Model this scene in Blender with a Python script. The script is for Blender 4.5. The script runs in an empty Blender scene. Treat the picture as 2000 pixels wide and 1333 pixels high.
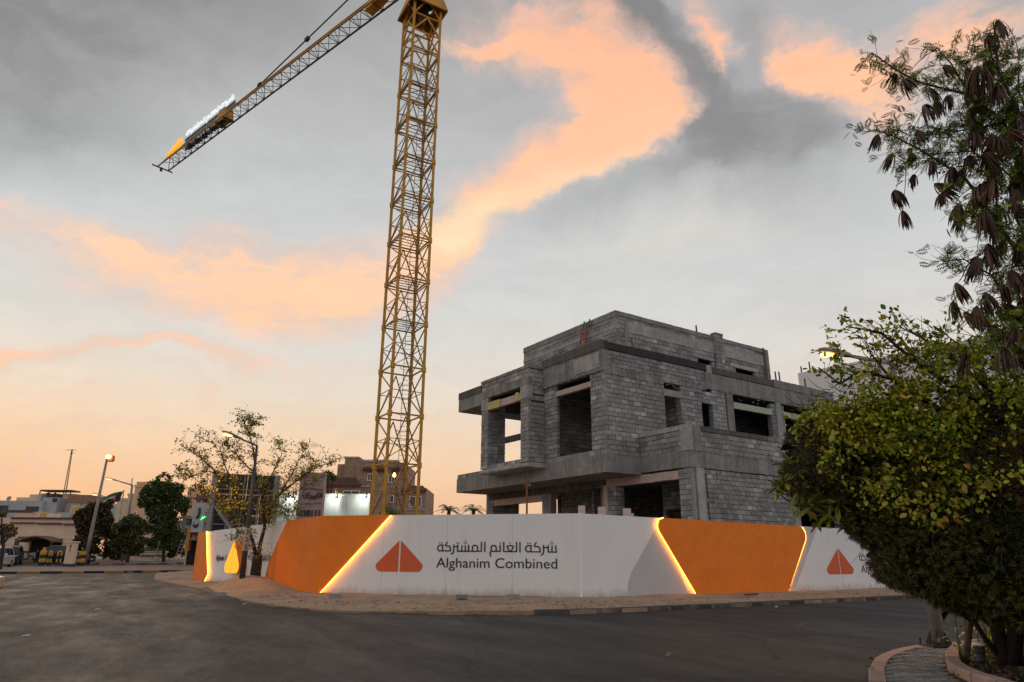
import bpy, bmesh, math, random
import numpy as np
from math import sin, cos, tan, radians, degrees, hypot, atan2, pi, sqrt
from mathutils import Vector, Matrix, noise
from mathutils.geometry import delaunay_2d_cdt
rng = random.Random(7)
sc = bpy.context.scene
col = bpy.context.collection

# ------------------------------------------------------------------ camera
CAM = Vector((0, 0, 1.6))
PITCH, ROLL, FPX = 17.5, 0.42, 1333.0
camd = bpy.data.cameras.new('camera')
cam = bpy.data.objects.new('camera', camd); col.objects.link(cam)
MR = Matrix.Rotation(radians(90 + PITCH), 3, 'X') @ Matrix.Rotation(radians(ROLL), 3, 'Z')
cam.matrix_world = Matrix.Translation(CAM) @ MR.to_4x4()
camd.sensor_width = 36; camd.lens = FPX / 2000 * 36
camd.clip_end = 6000; camd.clip_start = 0.1
sc.camera = cam

def ray(px, py):
    return MR @ Vector(((px - 1000) / FPX, -(py - 666.5) / FPX, -1.0))
def gz(px, py, z=0.0):                     # point of the view ray at height z
    d = ray(px, py); return CAM + d * ((z - CAM.z) / d.z)
def dp(px, py, D):                         # point at horizontal distance D
    d = ray(px, py); return CAM + d * (D / hypot(d.x, d.y))
def aty(px, py, Y):                        # point at depth Y
    d = ray(px, py); return CAM + d * (Y / d.y)
def terr(x, y):                            # the ground rises gently towards the far left
    return 0.0135 * min(max(0.0, -.6 * x + .8 * y - 48), 60)
def G(px, py, off=0.0):
    z = 0.0
    for _ in range(50):
        q = gz(px, py, z + off); z = .5 * z + .5 * terr(q.x, q.y)
    return q
def azel(px, py):
    d = ray(px, py).normalized()
    return atan2(d.x, d.y), math.asin(d.z)

# ------------------------------------------------------------------ world
sc.view_settings.view_transform = 'Standard'
sc.view_settings.look = 'None'
sc.view_settings.gamma = 1.0
sc.view_settings.exposure = 0.0
sc.view_settings.use_curve_mapping = False
W = bpy.data.worlds.new('World'); sc.world = W; W.use_nodes = True
nt = W.node_tree; nt.nodes.clear()
def N(t, **kw):
    n = nt.nodes.new(t)
    for k, v in kw.items(): setattr(n, k, v)
    return n
def L(a, b): nt.links.new(a, b)
def M(op, a, b=None, c=None, clamp=False):
    n = N('ShaderNodeMath', operation=op); n.use_clamp = clamp
    for i, v in enumerate((a, b, c)):
        if v is None: continue
        if isinstance(v, (int, float)): n.inputs[i].default_value = v
        else: L(v, n.inputs[i])
    return n.outputs[0]
def MIX(f, a, b, mode='MIX'):
    n = N('ShaderNodeMix', data_type='RGBA', blend_type=mode)
    if isinstance(f, (int, float)): n.inputs[0].default_value = f
    else: L(f, n.inputs[0])
    for i, v in ((6, a), (7, b)):
        if isinstance(v, tuple): n.inputs[i].default_value = (*v, 1)
        else: L(v, n.inputs[i])
    return n.outputs[2]
def RAMP(f, stops, interp='LINEAR'):
    n = N('ShaderNodeValToRGB'); n.color_ramp.interpolation = interp
    el = n.color_ramp.elements
    while len(el) < len(stops): el.new(0.5)
    for e, (p, c) in zip(el, stops): e.position = p; e.color = (*c, 1)
    L(f, n.inputs[0]); return n.outputs[0]
tc = N('ShaderNodeTexCoord').outputs['Generated']
sep = N('ShaderNodeSeparateXYZ'); L(tc, sep.inputs[0])
az = M('ARCTAN2', sep.outputs[0], sep.outputs[1])
elv = M('ARCSINE', sep.outputs[2])
# warp so that cloud edges fray
n1 = N('ShaderNodeTexNoise'); n1.inputs['Scale'].default_value = 3.4; n1.inputs['Detail'].default_value = 9; n1.inputs['Roughness'].default_value = .62
L(tc, n1.inputs['Vector'])
sb = N('ShaderNodeVectorMath', operation='SUBTRACT'); L(n1.outputs['Color'], sb.inputs[0]); sb.inputs[1].default_value = (.5, .5, .5)
ml = N('ShaderNodeVectorMath', operation='MULTIPLY'); L(sb.outputs[0], ml.inputs[0]); ml.inputs[1].default_value = (.34, .22, 0)
cx = N('ShaderNodeCombineXYZ'); L(az, cx.inputs[0]); L(elv, cx.inputs[1])
ad = N('ShaderNodeVectorMath', operation='ADD'); L(cx.outputs[0], ad.inputs[0]); L(ml.outputs[0], ad.inputs[1])
P = ad.outputs[0]
# finer wisps, stretched along the horizon
mpw = N('ShaderNodeMapping'); mpw.inputs['Scale'].default_value = (2.2, 8, 1); mpw.inputs['Rotation'].default_value = (0, 0, radians(-14)); L(P, mpw.inputs[0])
n2 = N('ShaderNodeTexNoise'); n2.inputs['Scale'].default_value = 1.6; n2.inputs['Detail'].default_value = 8; n2.inputs['Roughness'].default_value = .6
L(mpw.outputs[0], n2.inputs['Vector']); wisp = n2.outputs['Fac']
def blob(cxp, cyp, lx, ly, rot, w):        # a soft cloud patch about a viewing direction
    a0, e0 = azel(cxp, cyp)
    r = radians(rot)
    a1, e1 = azel(cxp + lx * cos(r), cyp - lx * sin(r))
    a2, e2 = azel(cxp + ly * sin(r), cyp + ly * cos(r))
    la = hypot(a1 - a0, e1 - e0); lb = hypot(a2 - a0, e2 - e0)
    mp = N('ShaderNodeMapping', vector_type='TEXTURE')
    mp.inputs['Location'].default_value = (a0, e0, 0)
    mp.inputs['Rotation'].default_value = (0, 0, atan2(e1 - e0, a1 - a0))
    mp.inputs['Scale'].default_value = (la * 1.5, lb * 1.5, 1)
    L(P, mp.inputs[0])
    g = N('ShaderNodeTexGradient', gradient_type='SPHERICAL'); L(mp.outputs[0], g.inputs[0])
    return M('MULTIPLY', g.outputs['Fac'], w)
def total(lst):
    acc = None
    for b in lst:
        v = blob(*b); acc = v if acc is None else M('ADD', acc, v)
    return acc
ORANGE = [
    (1080, 105, 190, 75, -3, 1.7), (1190, 170, 110, 90, -40, 1.8), (1160, 250, 170, 60, 22, 1.8), (1230, 225, 90, 55, 20, 1.0), (1040, 340, 190, 50, 25, 1.5),
    (960, 420, 130, 55, 30, 1.9), (870, 490, 90, 70, 35, 1.5), (720, 560, 240, 80, 8, 1.15), (480, 550, 330, 80, -6, 1.05),
    (290, 480, 300, 42, -4, .9), (420, 610, 240, 60, -8, .9), (940, 110, 110, 22, 6, .8), (600, 470, 220, 40, 6, .35),
    (150, 690, 300, 16, -3, .9), (430, 705, 260, 17, -3, .85), (430, 770, 34, 22, 35, .9), (190, 768, 60, 9, 3, .6),
    (180, 800, 300, 20, 0, .5), (160, 868, 240, 12, 2, .8), (20, 925, 90, 10, -3, 1.0), (0, 425, 60, 8, 0, .7), (10, 670, 90, 14, -6, .7),
    (1392, 40, 60, 42, -70, 1.7), (1408, 112, 36, 14, -70, .7), (1570, 110, 100, 70, -35, 1.5), (1660, 190, 150, 60, -25, 1.7), (1800, 130, 200, 70, 12, 1.3),
    (1880, 60, 120, 60, 10, .9), (1990, 110, 120, 90, 0, .6)]
GREY = [
    (1290, 70, 130, 60, -35, 1.2), (1370, 220, 110, 80, -50, .7), (1500, 190, 120, 70, -30, .6), (1560, 300, 300, 110, 5, .5), (1450, 330, 160, 90, 15, .3),
    (1250, 330, 200, 70, 20, .45), (1200, 10, 140, 40, 0, .8), (1480, 40, 70, 60, 60, .6), (1980, 40, 100, 110, 0, .6),
    (20, 40, 520, 300, 20, .95), (450, 20, 420, 130, 10, .35), (250, 250, 400, 100, 10, .15), (1120, 430, 150, 60, 25, .3),
    (1600, 480, 300, 90, 8, .22), (600, 330, 300, 40, 10, .2)]
LIGHT = [(980, 400, 120, 45, 28, .5), (900, 455, 100, 60, 25, .65), (1150, 330, 110, 25, 25, .35), (1300, 480, 260, 80, 10, .25)]
mpf = N('ShaderNodeMapping'); mpf.inputs['Scale'].default_value = (5, 17, 1); mpf.inputs['Rotation'].default_value = (0, 0, radians(-24)); L(P, mpf.inputs[0])
n3 = N('ShaderNodeTexNoise'); n3.inputs['Scale'].default_value = 1.5; n3.inputs['Detail'].default_value = 9; n3.inputs['Roughness'].default_value = .65; L(mpf.outputs[0], n3.inputs['Vector']); fine = n3.outputs['Fac']
dO = M('MULTIPLY', total(ORANGE), M('ADD', M('MULTIPLY_ADD', wisp, 2.4, -.55), M('MULTIPLY_ADD', fine, 2.0, -.68)))
def SMOOTH(v, a, b):
    n = N('ShaderNodeMapRange', interpolation_type='SMOOTHSTEP')
    L(v, n.inputs['Value']); n.inputs['From Min'].default_value = a; n.inputs['From Max'].default_value = b
    return n.outputs[0]
mO = SMOOTH(dO, .05, 1.75)
mG = SMOOTH(M('MULTIPLY', total(GREY), M('ADD', M('MULTIPLY_ADD', wisp, 1.6, .0), M('MULTIPLY_ADD', fine, .5, -.05))), .05, 1.1)
mL = SMOOTH(total(LIGHT), .0, .8)
e01 = M('MULTIPLY_ADD', elv, 1 / radians(90), 0.0, clamp=True)
base_w = RAMP(e01, [(0, (.92, .44, .25)), (.045, (.95, .55, .31)), (.09, (.93, .66, .43)), (.135, (.84, .71, .57)), (.19, (.74, .715, .655)), (.26, (.64, .66, .65)), (.36, (.52, .525, .525)), (.46, (.37, .372, .375)), (.60, (.28, .28, .283)), (1, (.30, .30, .305))])
base_e = RAMP(e01, [(0, (.62, .50, .46)), (.07, (.72, .62, .57)), (.16, (.72, .68, .65)), (.25, (.60, .61, .61)), (.36, (.48, .485, .49)), (.48, (.43, .432, .438)), (.60, (.43, .432, .44)), (1, (.42, .422, .43))])
westness = M('MULTIPLY_ADD', M('COSINE', M('ADD', az, radians(38))), .9, .18, clamp=True)
base = MIX(westness, base_e, base_w)
# beyond the frame the same broken cloud goes on
gen = N('ShaderNodeTexNoise'); gen.inputs['Scale'].default_value = 1.7; gen.inputs['Detail'].default_value = 6; L(tc, gen.inputs['Vector'])
base = MIX(M('MULTIPLY', SMOOTH(gen.outputs['Fac'], .42, .7), .22), base, (.62, .62, .63))
nis = N('ShaderNodeTexSky', sky_type='NISHITA'); nis.sun_disc = False
nis.sun_elevation = radians(1.5); nis.sun_rotation = radians(-40)
nisb = N('ShaderNodeVectorMath', operation='SCALE'); L(nis.outputs[0], nisb.inputs[0]); nisb.inputs['Scale'].default_value = .05
base = MIX(.03, base, nisb.outputs[0])
greycol = (.20, .20, .205)
c1 = MIX(M('MULTIPLY', mG, .80), base, greycol)
orc = RAMP(e01, [(0, (1.0, .48, .24)), (.12, (1.0, .60, .36)), (.25, (1.0, .64, .42)), (.38, (1.0, .56, .35)), (.55, (.96, .48, .32))])
edge = MIX(M('MULTIPLY', mO, 1.0), (.84, .56, .47), orc)
c2 = MIX(M('POWER', mO, .8), c1, edge)
c3 = MIX(M('MULTIPLY', mL, .7), c2, (1.0, .80, .52))
tex = M('ADD', M('MULTIPLY_ADD', wisp, .22, .79), M('MULTIPLY_ADD', fine, .22, -.01))
vm = N('ShaderNodeVectorMath', operation='SCALE'); L(c3, vm.inputs[0]); L(M('MULTIPLY', tex, 1.0), vm.inputs['Scale']); c3 = vm.outputs[0]
bg = N('ShaderNodeBackground'); L(c3, bg.inputs['Color']); bg.inputs['Strength'].default_value = 1.04
wo = N('ShaderNodeOutputWorld'); L(bg.outputs[0], wo.inputs[0])
W.cycles.sampling_method = 'MANUAL'; W.cycles.sample_map_resolution = 1024

# the last glow of the set sun: very broad and weak, from the far left
sd = bpy.data.lights.new('sun', 'SUN'); sd.energy = 0.5; sd.angle = radians(30); sd.color = (1, .72, .5)
so = bpy.data.objects.new('sun', sd); col.objects.link(so)
so.rotation_mode = 'QUATERNION'
so.rotation_quaternion = Vector((-.6, .78, .2)).to_track_quat('Z', 'Y')

# ------------------------------------------------------------------ materials
class NB:                                   # small node builder for surface materials
    def __init__(s, name):
        s.m = bpy.data.materials.new(name); s.m.use_nodes = True
        s.t = s.m.node_tree; s.t.nodes.clear()
        s.b = s.n('ShaderNodeBsdfPrincipled'); o = s.n('ShaderNodeOutputMaterial'); s.t.links.new(s.b.outputs[0], o.inputs[0])
        s.o = s.n('ShaderNodeTexCoord').outputs['Object']
    def n(s, t, **kw):
        x = s.t.nodes.new(t)
        for k, v in kw.items(): setattr(x, k, v)
        return x
    def l(s, a, b): s.t.links.new(a, b)
    def noise(s, scale, detail=5, rough=.6, stretch=None, vec=None, out='Fac'):
        v = vec or s.o
        if stretch:
            mp = s.n('ShaderNodeMapping'); mp.inputs['Scale'].default_value = stretch; s.l(v, mp.inputs[0]); v = mp.outputs[0]
        x = s.n('ShaderNodeTexNoise'); x.inputs['Scale'].default_value = scale; x.inputs['Detail'].default_value = detail
        x.inputs['Roughness'].default_value = rough; s.l(v, x.inputs['Vector']); return x.outputs[out]
    def ramp(s, f, stops):
        x = s.n('ShaderNodeValToRGB'); el = x.color_ramp.elements
        while len(el) < len(stops): el.new(.5)
        for e, (p, c) in zip(el, stops):
            e.position = p; e.color = (c, c, c, 1) if isinstance(c, (int, float)) else (*c, 1)
        s.l(f, x.inputs[0]); return x.outputs[0]
    def mix(s, f, a, b, mode='MIX'):
        x = s.n('ShaderNodeMix', data_type='RGBA', blend_type=mode)
        if isinstance(f, (int, float)): x.inputs[0].default_value = f
        else: s.l(f, x.inputs[0])
        for i, v in ((6, a), (7, b)):
            if isinstance(v, tuple): x.inputs[i].default_value = (*v, 1)
            elif isinstance(v, (int, float)): x.inputs[i].default_value = (v, v, v, 1)
            else: s.l(v, x.inputs[i])
        return x.outputs[2]
    def math(s, op, a, b=None, c=None):
        x = s.n('ShaderNodeMath', operation=op)
        for i, v in enumerate((a, b, c)):
            if v is None: continue
            if isinstance(v, (int, float)): x.inputs[i].default_value = v
            else: s.l(v, x.inputs[i])
        return x.outputs[0]
    def bump(s, h, strength=.3, dist=.02, prev=None):
        x = s.n('ShaderNodeBump'); x.inputs['Strength'].default_value = strength; x.inputs['Distance'].default_value = dist
        s.l(h, x.inputs['Height'])
        if prev: s.l(prev, x.inputs['Normal'])
        return x.outputs[0]
    def done(s, color, rough=.8, normal=None, metal=0, emis=None, estr=0, **kw):
        for nm, v in (('Base Color', color), ('Roughness', rough)):
            if isinstance(v, tuple): s.b.inputs[nm].default_value = (*v, 1)
            elif isinstance(v, (int, float)): s.b.inputs[nm].default_value = v
            else: s.l(v, s.b.inputs[nm])
        s.b.inputs['Metallic'].default_value = metal
        if normal: s.l(normal, s.b.inputs['Normal'])
        if emis: s.b.inputs['Emission Color'].default_value = (*emis, 1); s.b.inputs['Emission Strength'].default_value = estr
        for k, v in kw.items(): s.b.inputs[k.replace('_', ' ')].default_value = v
        return s.m

def plain(name, c, rough=.6, var=.25, scale=3.0, metal=0, bump=.15, emis=None, estr=0, **kw):
    b = NB(name)
    f = b.noise(scale, 6, .65)
    lo = tuple(x * (1 - var) for x in c); hi = tuple(min(1, x * (1 + var)) for x in c)
    cc = b.ramp(f, [(.3, lo), (.7, hi)])
    nm = b.bump(b.noise(scale * 9, 4), bump, .01) if bump else None
    return b.done(cc, rough, nm, metal, emis, estr, **kw)

def concrete(name, c=.20, dark=.45, stain=.5):
    b = NB(name)
    big = b.noise(.9, 6, .6); mid = b.noise(6, 6, .7); streak = b.noise(1.0, 6, .65, stretch=(5, 5, .55)); fine = b.noise(45, 3, .7)
    v = b.ramp(big, [(.32, c * .72), (.55, c), (.72, c * 1.22)])
    v = b.mix(b.ramp(streak, [(.45, 0.0), (.68, stain)]), v, c * dark)
    v = b.mix(.55, v, b.ramp(mid, [(.3, .55), (.7, 1.35)]), 'MULTIPLY')
    v = b.mix(b.ramp(b.noise(14, 2, .5), [(.70, 0.0), (.76, .75)]), v, c * .3)          # pits and tie holes
    v = b.mix(1.0, v, (1.0, .985, .97), 'MULTIPLY')
    n_ = b.bump(mid, .35, .03); n_ = b.bump(fine, .35, .01, n_)
    return b.done(v, .93, n_)
def block_mat(name='concrete_block', c=.37):
    b = NB(name)
    oi = b.n('ShaderNodeObjectInfo').outputs['Random']; ge = b.n('ShaderNodeNewGeometry').outputs['Random Per Island']
    r = b.math('FRACT', b.math('ADD', oi, ge))
    v = b.ramp(r, [(0, c * .62), (.25, c * .82), (.7, c * 1.02), (.93, c * 1.2), (1, c * 1.6)])
    g = b.n('ShaderNodeNewGeometry').outputs['Position']
    big = b.noise(.55, 5, .6, vec=g); mid = b.noise(8, 5, .7, vec=g); fine = b.noise(60, 3, .8, vec=g)
    v = b.mix(b.ramp(big, [(.42, 0.0), (.66, .65)]), v, c * .42)
    v = b.mix(.6, v, b.ramp(mid, [(.3, .6), (.7, 1.3)]), 'MULTIPLY')
    n_ = b.bump(mid, .3, .02); n_ = b.bump(fine, .4, .008, n_)
    return b.done(v, .95, n_)

MC = concrete('concrete', .30, .4, .65); MCD = concrete('weathered_concrete', .14, .35, .6); MCL = concrete('pale_concrete', .42, .5, .35)
MTAR = concrete('bitumen_coated_concrete', .05, .6, .4)
MLINT = concrete('precast_lintel_concrete', .36, .7, .15)
MBL = block_mat(); MMOR = plain('mortar', (.04, .039, .037), .95, .35, 7)
MPLY = plain('yellow_plywood', (.50, .44, .14), .7, .2, 5); MGRN = plain('green_insulated_lintel', (.42, .48, .36), .7, .15, 4)
MPINK = plain('pink_lintel', (.52, .40, .37), .8, .15, 4)
MRUST = plain('rusty_steel', (.20, .085, .04), .8, .5, 14); MREB = plain('rebar', (.05, .04, .035), .8, .3, 10)

ROADR = radians(27)
def asphalt():
    b = NB('asphalt')
    rt = b.n('ShaderNodeMapping'); rt.inputs['Rotation'].default_value = (0, 0, -ROADR); b.l(b.o, rt.inputs[0]); R_ = rt.outputs[0]
    big = b.noise(.16, 6, .6, stretch=(2.2, .5, 1), vec=R_); mid = b.noise(1.0, 7, .75, stretch=(1.5, .42, 1), vec=R_); fine = b.noise(24, 5, .9); med = b.noise(7, 4, .7)
    trk = b.noise(1.0, 4, .6, stretch=(1.6, .045, 1), vec=R_)
    v = b.ramp(big, [(.3, (.020, .0205, .022)), (.52, (.033, .0333, .035)), (.72, (.054, .052, .053))])
    v = b.mix(.55, v, b.ramp(mid, [(.3, .62), (.7, 1.45)]), 'MULTIPLY')
    v = b.mix(.6, v, b.ramp(trk, [(.38, .72), (.62, 1.3)]), 'MULTIPLY')
    dust_sheen = b.noise(.5, 8, .75, stretch=(1.5, .5, 1), vec=R_)
    v = b.mix(b.ramp(dust_sheen, [(.54, 0.0), (.76, .45)]), v, (.13, .07, .055))                # blown dust, with the road's reddish sheen put into the colour
    gr = b.noise(11, 6, .95, vec=R_, stretch=(1.3, .6, 1)); v = b.mix(.85, v, b.ramp(fine, [(.3, .3), (.72, 1.9)]), 'MULTIPLY'); v = b.mix(.8, v, b.ramp(gr, [(.35, .6), (.65, 1.5)]), 'MULTIPLY')
    vo = b.n('ShaderNodeTexVoronoi', feature='DISTANCE_TO_EDGE'); vo.inputs['Scale'].default_value = .16
    wv = b.n('ShaderNodeVectorMath', operation='ADD'); b.l(b.o, wv.inputs[0]); b.l(b.noise(1.2, 5, out='Color'), wv.inputs[1]); b.l(wv.outputs[0], vo.inputs['Vector'])
    v = b.mix(b.ramp(vo.outputs['Distance'], [(.0, .8), (.009, 0.0)]), v, (.008, .008, .008))
    r = b.ramp(b.noise(.5, 6, .7, stretch=(1.5, .4, 1), vec=R_), [(.3, .50), (.7, .86)])
    n_ = b.bump(fine, .8, .014); n_ = b.bump(med, .25, .015, n_)
    return b.done(v, r, n_, Specular_IOR_Level=.28)
def sand(name, c=(.40, .27, .185)):
    b = NB(name)
    a = b.noise(.7, 7, .65); m = b.noise(6, 6, .7); f = b.noise(55, 3, .8)
    v = b.ramp(a, [(.3, tuple(x * .62 for x in c)), (.55, c), (.75, tuple(x * 1.15 for x in c))])
    v = b.mix(.6, v, b.ramp(m, [(.3, .62), (.7, 1.3)]), 'MULTIPLY')
    v = b.mix(b.ramp(b.noise(28, 2, .5), [(.68, 0.0), (.74, .7)]), v, (.10, .08, .07))
    n_ = b.bump(m, .6, .05); n_ = b.bump(f, .5, .01, n_)
    return b.done(v, .97, n_)
MASP = asphalt(); MSAND = sand('sandy_soil'); MGRD = sand('dusty_ground', (.26, .19, .14))
MPAVE = plain('red_dusty_paving', (.25, .165, .14), .9, .3, 1.2, bump=.3)
MKERB = concrete('kerb_concrete', .16, .4, .5); MKERBP = plain('pink_kerb_concrete', (.34, .24, .20), .9, .25, 5, bump=.3)
MYEL = plain('yellow_paint', (.62, .34, .03), .6, .25, 4); MBLK = plain('black_paint', (.02, .02, .02), .6, .3, 4)
def white_sheet():
    b = NB('white_panel'); g = b.n('ShaderNodeNewGeometry').outputs['Position']; sp = b.n('ShaderNodeSeparateXYZ'); b.l(g, sp.inputs[0])
    v = b.ramp(b.noise(.6, 5, .6), [(.3, (.79, .80, .82)), (.7, (.83, .84, .86))])
    nz = b.noise(3.5, 7, .75, stretch=(1, 1, .5)); h = b.math('MULTIPLY_ADD', nz, 1.0, b.math('MULTIPLY', sp.outputs[2], -1.1))      # splashed dirt, ragged, near the ground
    v = b.mix(b.ramp(h, [(.02, 0.0), (.45, .75)]), v, (.42, .33, .26))
    st = b.noise(2.2, 6, .7, stretch=(1.2, 1.2, .12)); v = b.mix(b.ramp(st, [(.55, 0.0), (.8, .28)]), v, (.45, .43, .40))
    return b.done(v, .5, b.bump(b.noise(.9, 2, .5), .5, .05))
MWHT = white_sheet()
MGREYP = plain('grey_print', (.52, .52, .54), .55, .04, .7, bump=.05)
MORG = plain('orange_cladding', (.95, .225, .003), .5, .10, 1.5, bump=.05)
MLOGO = plain('logo_red_orange', (.68, .115, .03), .5, .05, 2, bump=0)
MINK = plain('black_lettering', (.012, .012, .014), .5, .1, 2, bump=0)
def emit(name, c, s, base=(.8, .5, .2)): return plain(name, base, .5, 0.01, 2, bump=0, emis=c, estr=s)
MLED = emit('led_strip', (1, .37, .04), 11); MLAMP = emit('lamp_glow', (1, .40, .09), 9); MLANT = emit('lit_yellow_acrylic', (1, .40, .015), 1.0, (.8, .4, .03))
MSIGNW = emit('lit_white_letters', (.85, .93, 1), .6, (.7, .7, .7)); MGREENL = emit('green_sign_light', (.05, 1, .25), 2.0)
MFLOOD = emit('white_flood_glow', (.9, 1, .92), 12)
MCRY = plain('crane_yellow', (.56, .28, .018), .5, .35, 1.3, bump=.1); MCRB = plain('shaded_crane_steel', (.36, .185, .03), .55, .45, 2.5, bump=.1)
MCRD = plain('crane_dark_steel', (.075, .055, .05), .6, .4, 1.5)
MSTEEL = plain('galvanised_steel', (.26, .25, .245), .5, .25, 6, metal=.35, bump=.1); MDKST = plain('dark_steel', (.045, .045, .05), .5, .3, 5, metal=.2)
MGLASS = plain('window_glass', (.02, .024, .028), .12, .2, 2, bump=0)
MBARK = plain('bark', (.11, .075, .055), .95, .4, 12, bump=.6); MBARKD = plain('dark_bark', (.045, .032, .028), .95, .4, 12, bump=.6)
def leafm(name, stops, trans=.0, rough=.5):
    b = NB(name); ge = b.n('ShaderNodeNewGeometry').outputs['Random Per Island']
    g = b.n('ShaderNodeNewGeometry').outputs['Position']
    f = b.math('ADD', b.math('MULTIPLY', ge, .6), b.math('MULTIPLY', b.noise(1.1, 3, .5, vec=g), .55))
    return b.done(b.ramp(f, stops), rough, Subsurface_Weight=0.0, Specular_IOR_Level=.35)
MLB = leafm('broad_leaf', [(.22, (.09, .16, .012)), (.42, (.22, .32, .02)), (.62, (.42, .46, .03)), (.85, (.55, .42, .05))])
MLBY = leafm('yellowing_leaf', [(.25, (.22, .26, .03)), (.5, (.36, .32, .05)), (.75, (.45, .25, .06)), (.95, (.45, .18, .06))])
MLF = leafm('feathery_leaf', [(.25, (.06, .11, .010)), (.55, (.14, .22, .018)), (.85, (.28, .32, .03))])
MLD = leafm('dry_fine_leaf', [(.25, (.06, .038, .022)), (.55, (.13, .08, .04)), (.85, (.20, .13, .05))])
MLG = leafm('dark_green_leaf', [(.25, (.014, .020, .010)), (.55, (.03, .038, .014)), (.85, (.07, .075, .02))])
MLT = leafm('small_tree_leaf', [(.25, (.16, .15, .02)), (.55, (.34, .30, .03)), (.85, (.50, .36, .05))])
MLDIST = leafm('distant_leaf', [(.25, (.03, .05, .022)), (.55, (.065, .10, .035)), (.85, (.13, .17, .045))])
MLOLI = leafm('olive_leaf', [(.25, (.04, .055, .02)), (.55, (.08, .09, .03)), (.85, (.12, .12, .04))])
MPLUM = leafm('glossy_long_leaf', [(.25, (.05, .08, .012)), (.6, (.16, .22, .02)), (.9, (.36, .27, .04))], rough=.35)
MPOD = leafm('dark_seed_pod', [(.2, (.028, .016, .013)), (.6, (.075, .034, .024)), (.95, (.17, .07, .045))])
MBEIGE = plain('beige_render', (.74, .56, .42), .9, .1, .6); MBROWN = plain('brown_trim', (.12, .065, .05), .8, .2, 2)
MGRYW = plain('grey_render', (.42, .44, .47), .9, .12, .5); MPEACH = plain('peach_render', (.72, .46, .31), .9, .12, .5)
MWHITE = plain('white_render', (.76, .77, .79), .85, .05, .4); MDARK = plain('opening_shade', (.012, .012, .013), .9, .2, 1)  # MDARK: near-black colour painted in for the shade inside openings
def stone_mat():
    b = NB('sandstone_cladding'); br = b.n('ShaderNodeTexBrick'); br.inputs['Scale'].default_value = 1.0
    mp = b.n('ShaderNodeMapping'); mp.inputs['Rotation'].default_value = (radians(90), 0, 0); b.l(b.o, mp.inputs[0]); b.l(mp.outputs[0], br.inputs['Vector'])
    br.inputs['Brick Width'].default_value = .45; br.inputs['Row Height'].default_value = .2; br.inputs['Mortar Size'].default_value = .012
    br.inputs['Color1'].default_value = (.44, .29, .21, 1); br.inputs['Color2'].default_value = (.33, .21, .155, 1); br.inputs['Mortar'].default_value = (.17, .11, .085, 1)
    v = b.mix(.5, br.outputs['Color'], b.ramp(b.noise(1.2), [(.3, .7), (.7, 1.2)]), 'MULTIPLY')
    return b.done(v, .9, b.bump(br.outputs['Fac'], -.4, .02))
MSTONE = stone_mat(); MTILE = plain('clay_roof_tile', (.15, .075, .06), .8, .3, 4)

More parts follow.
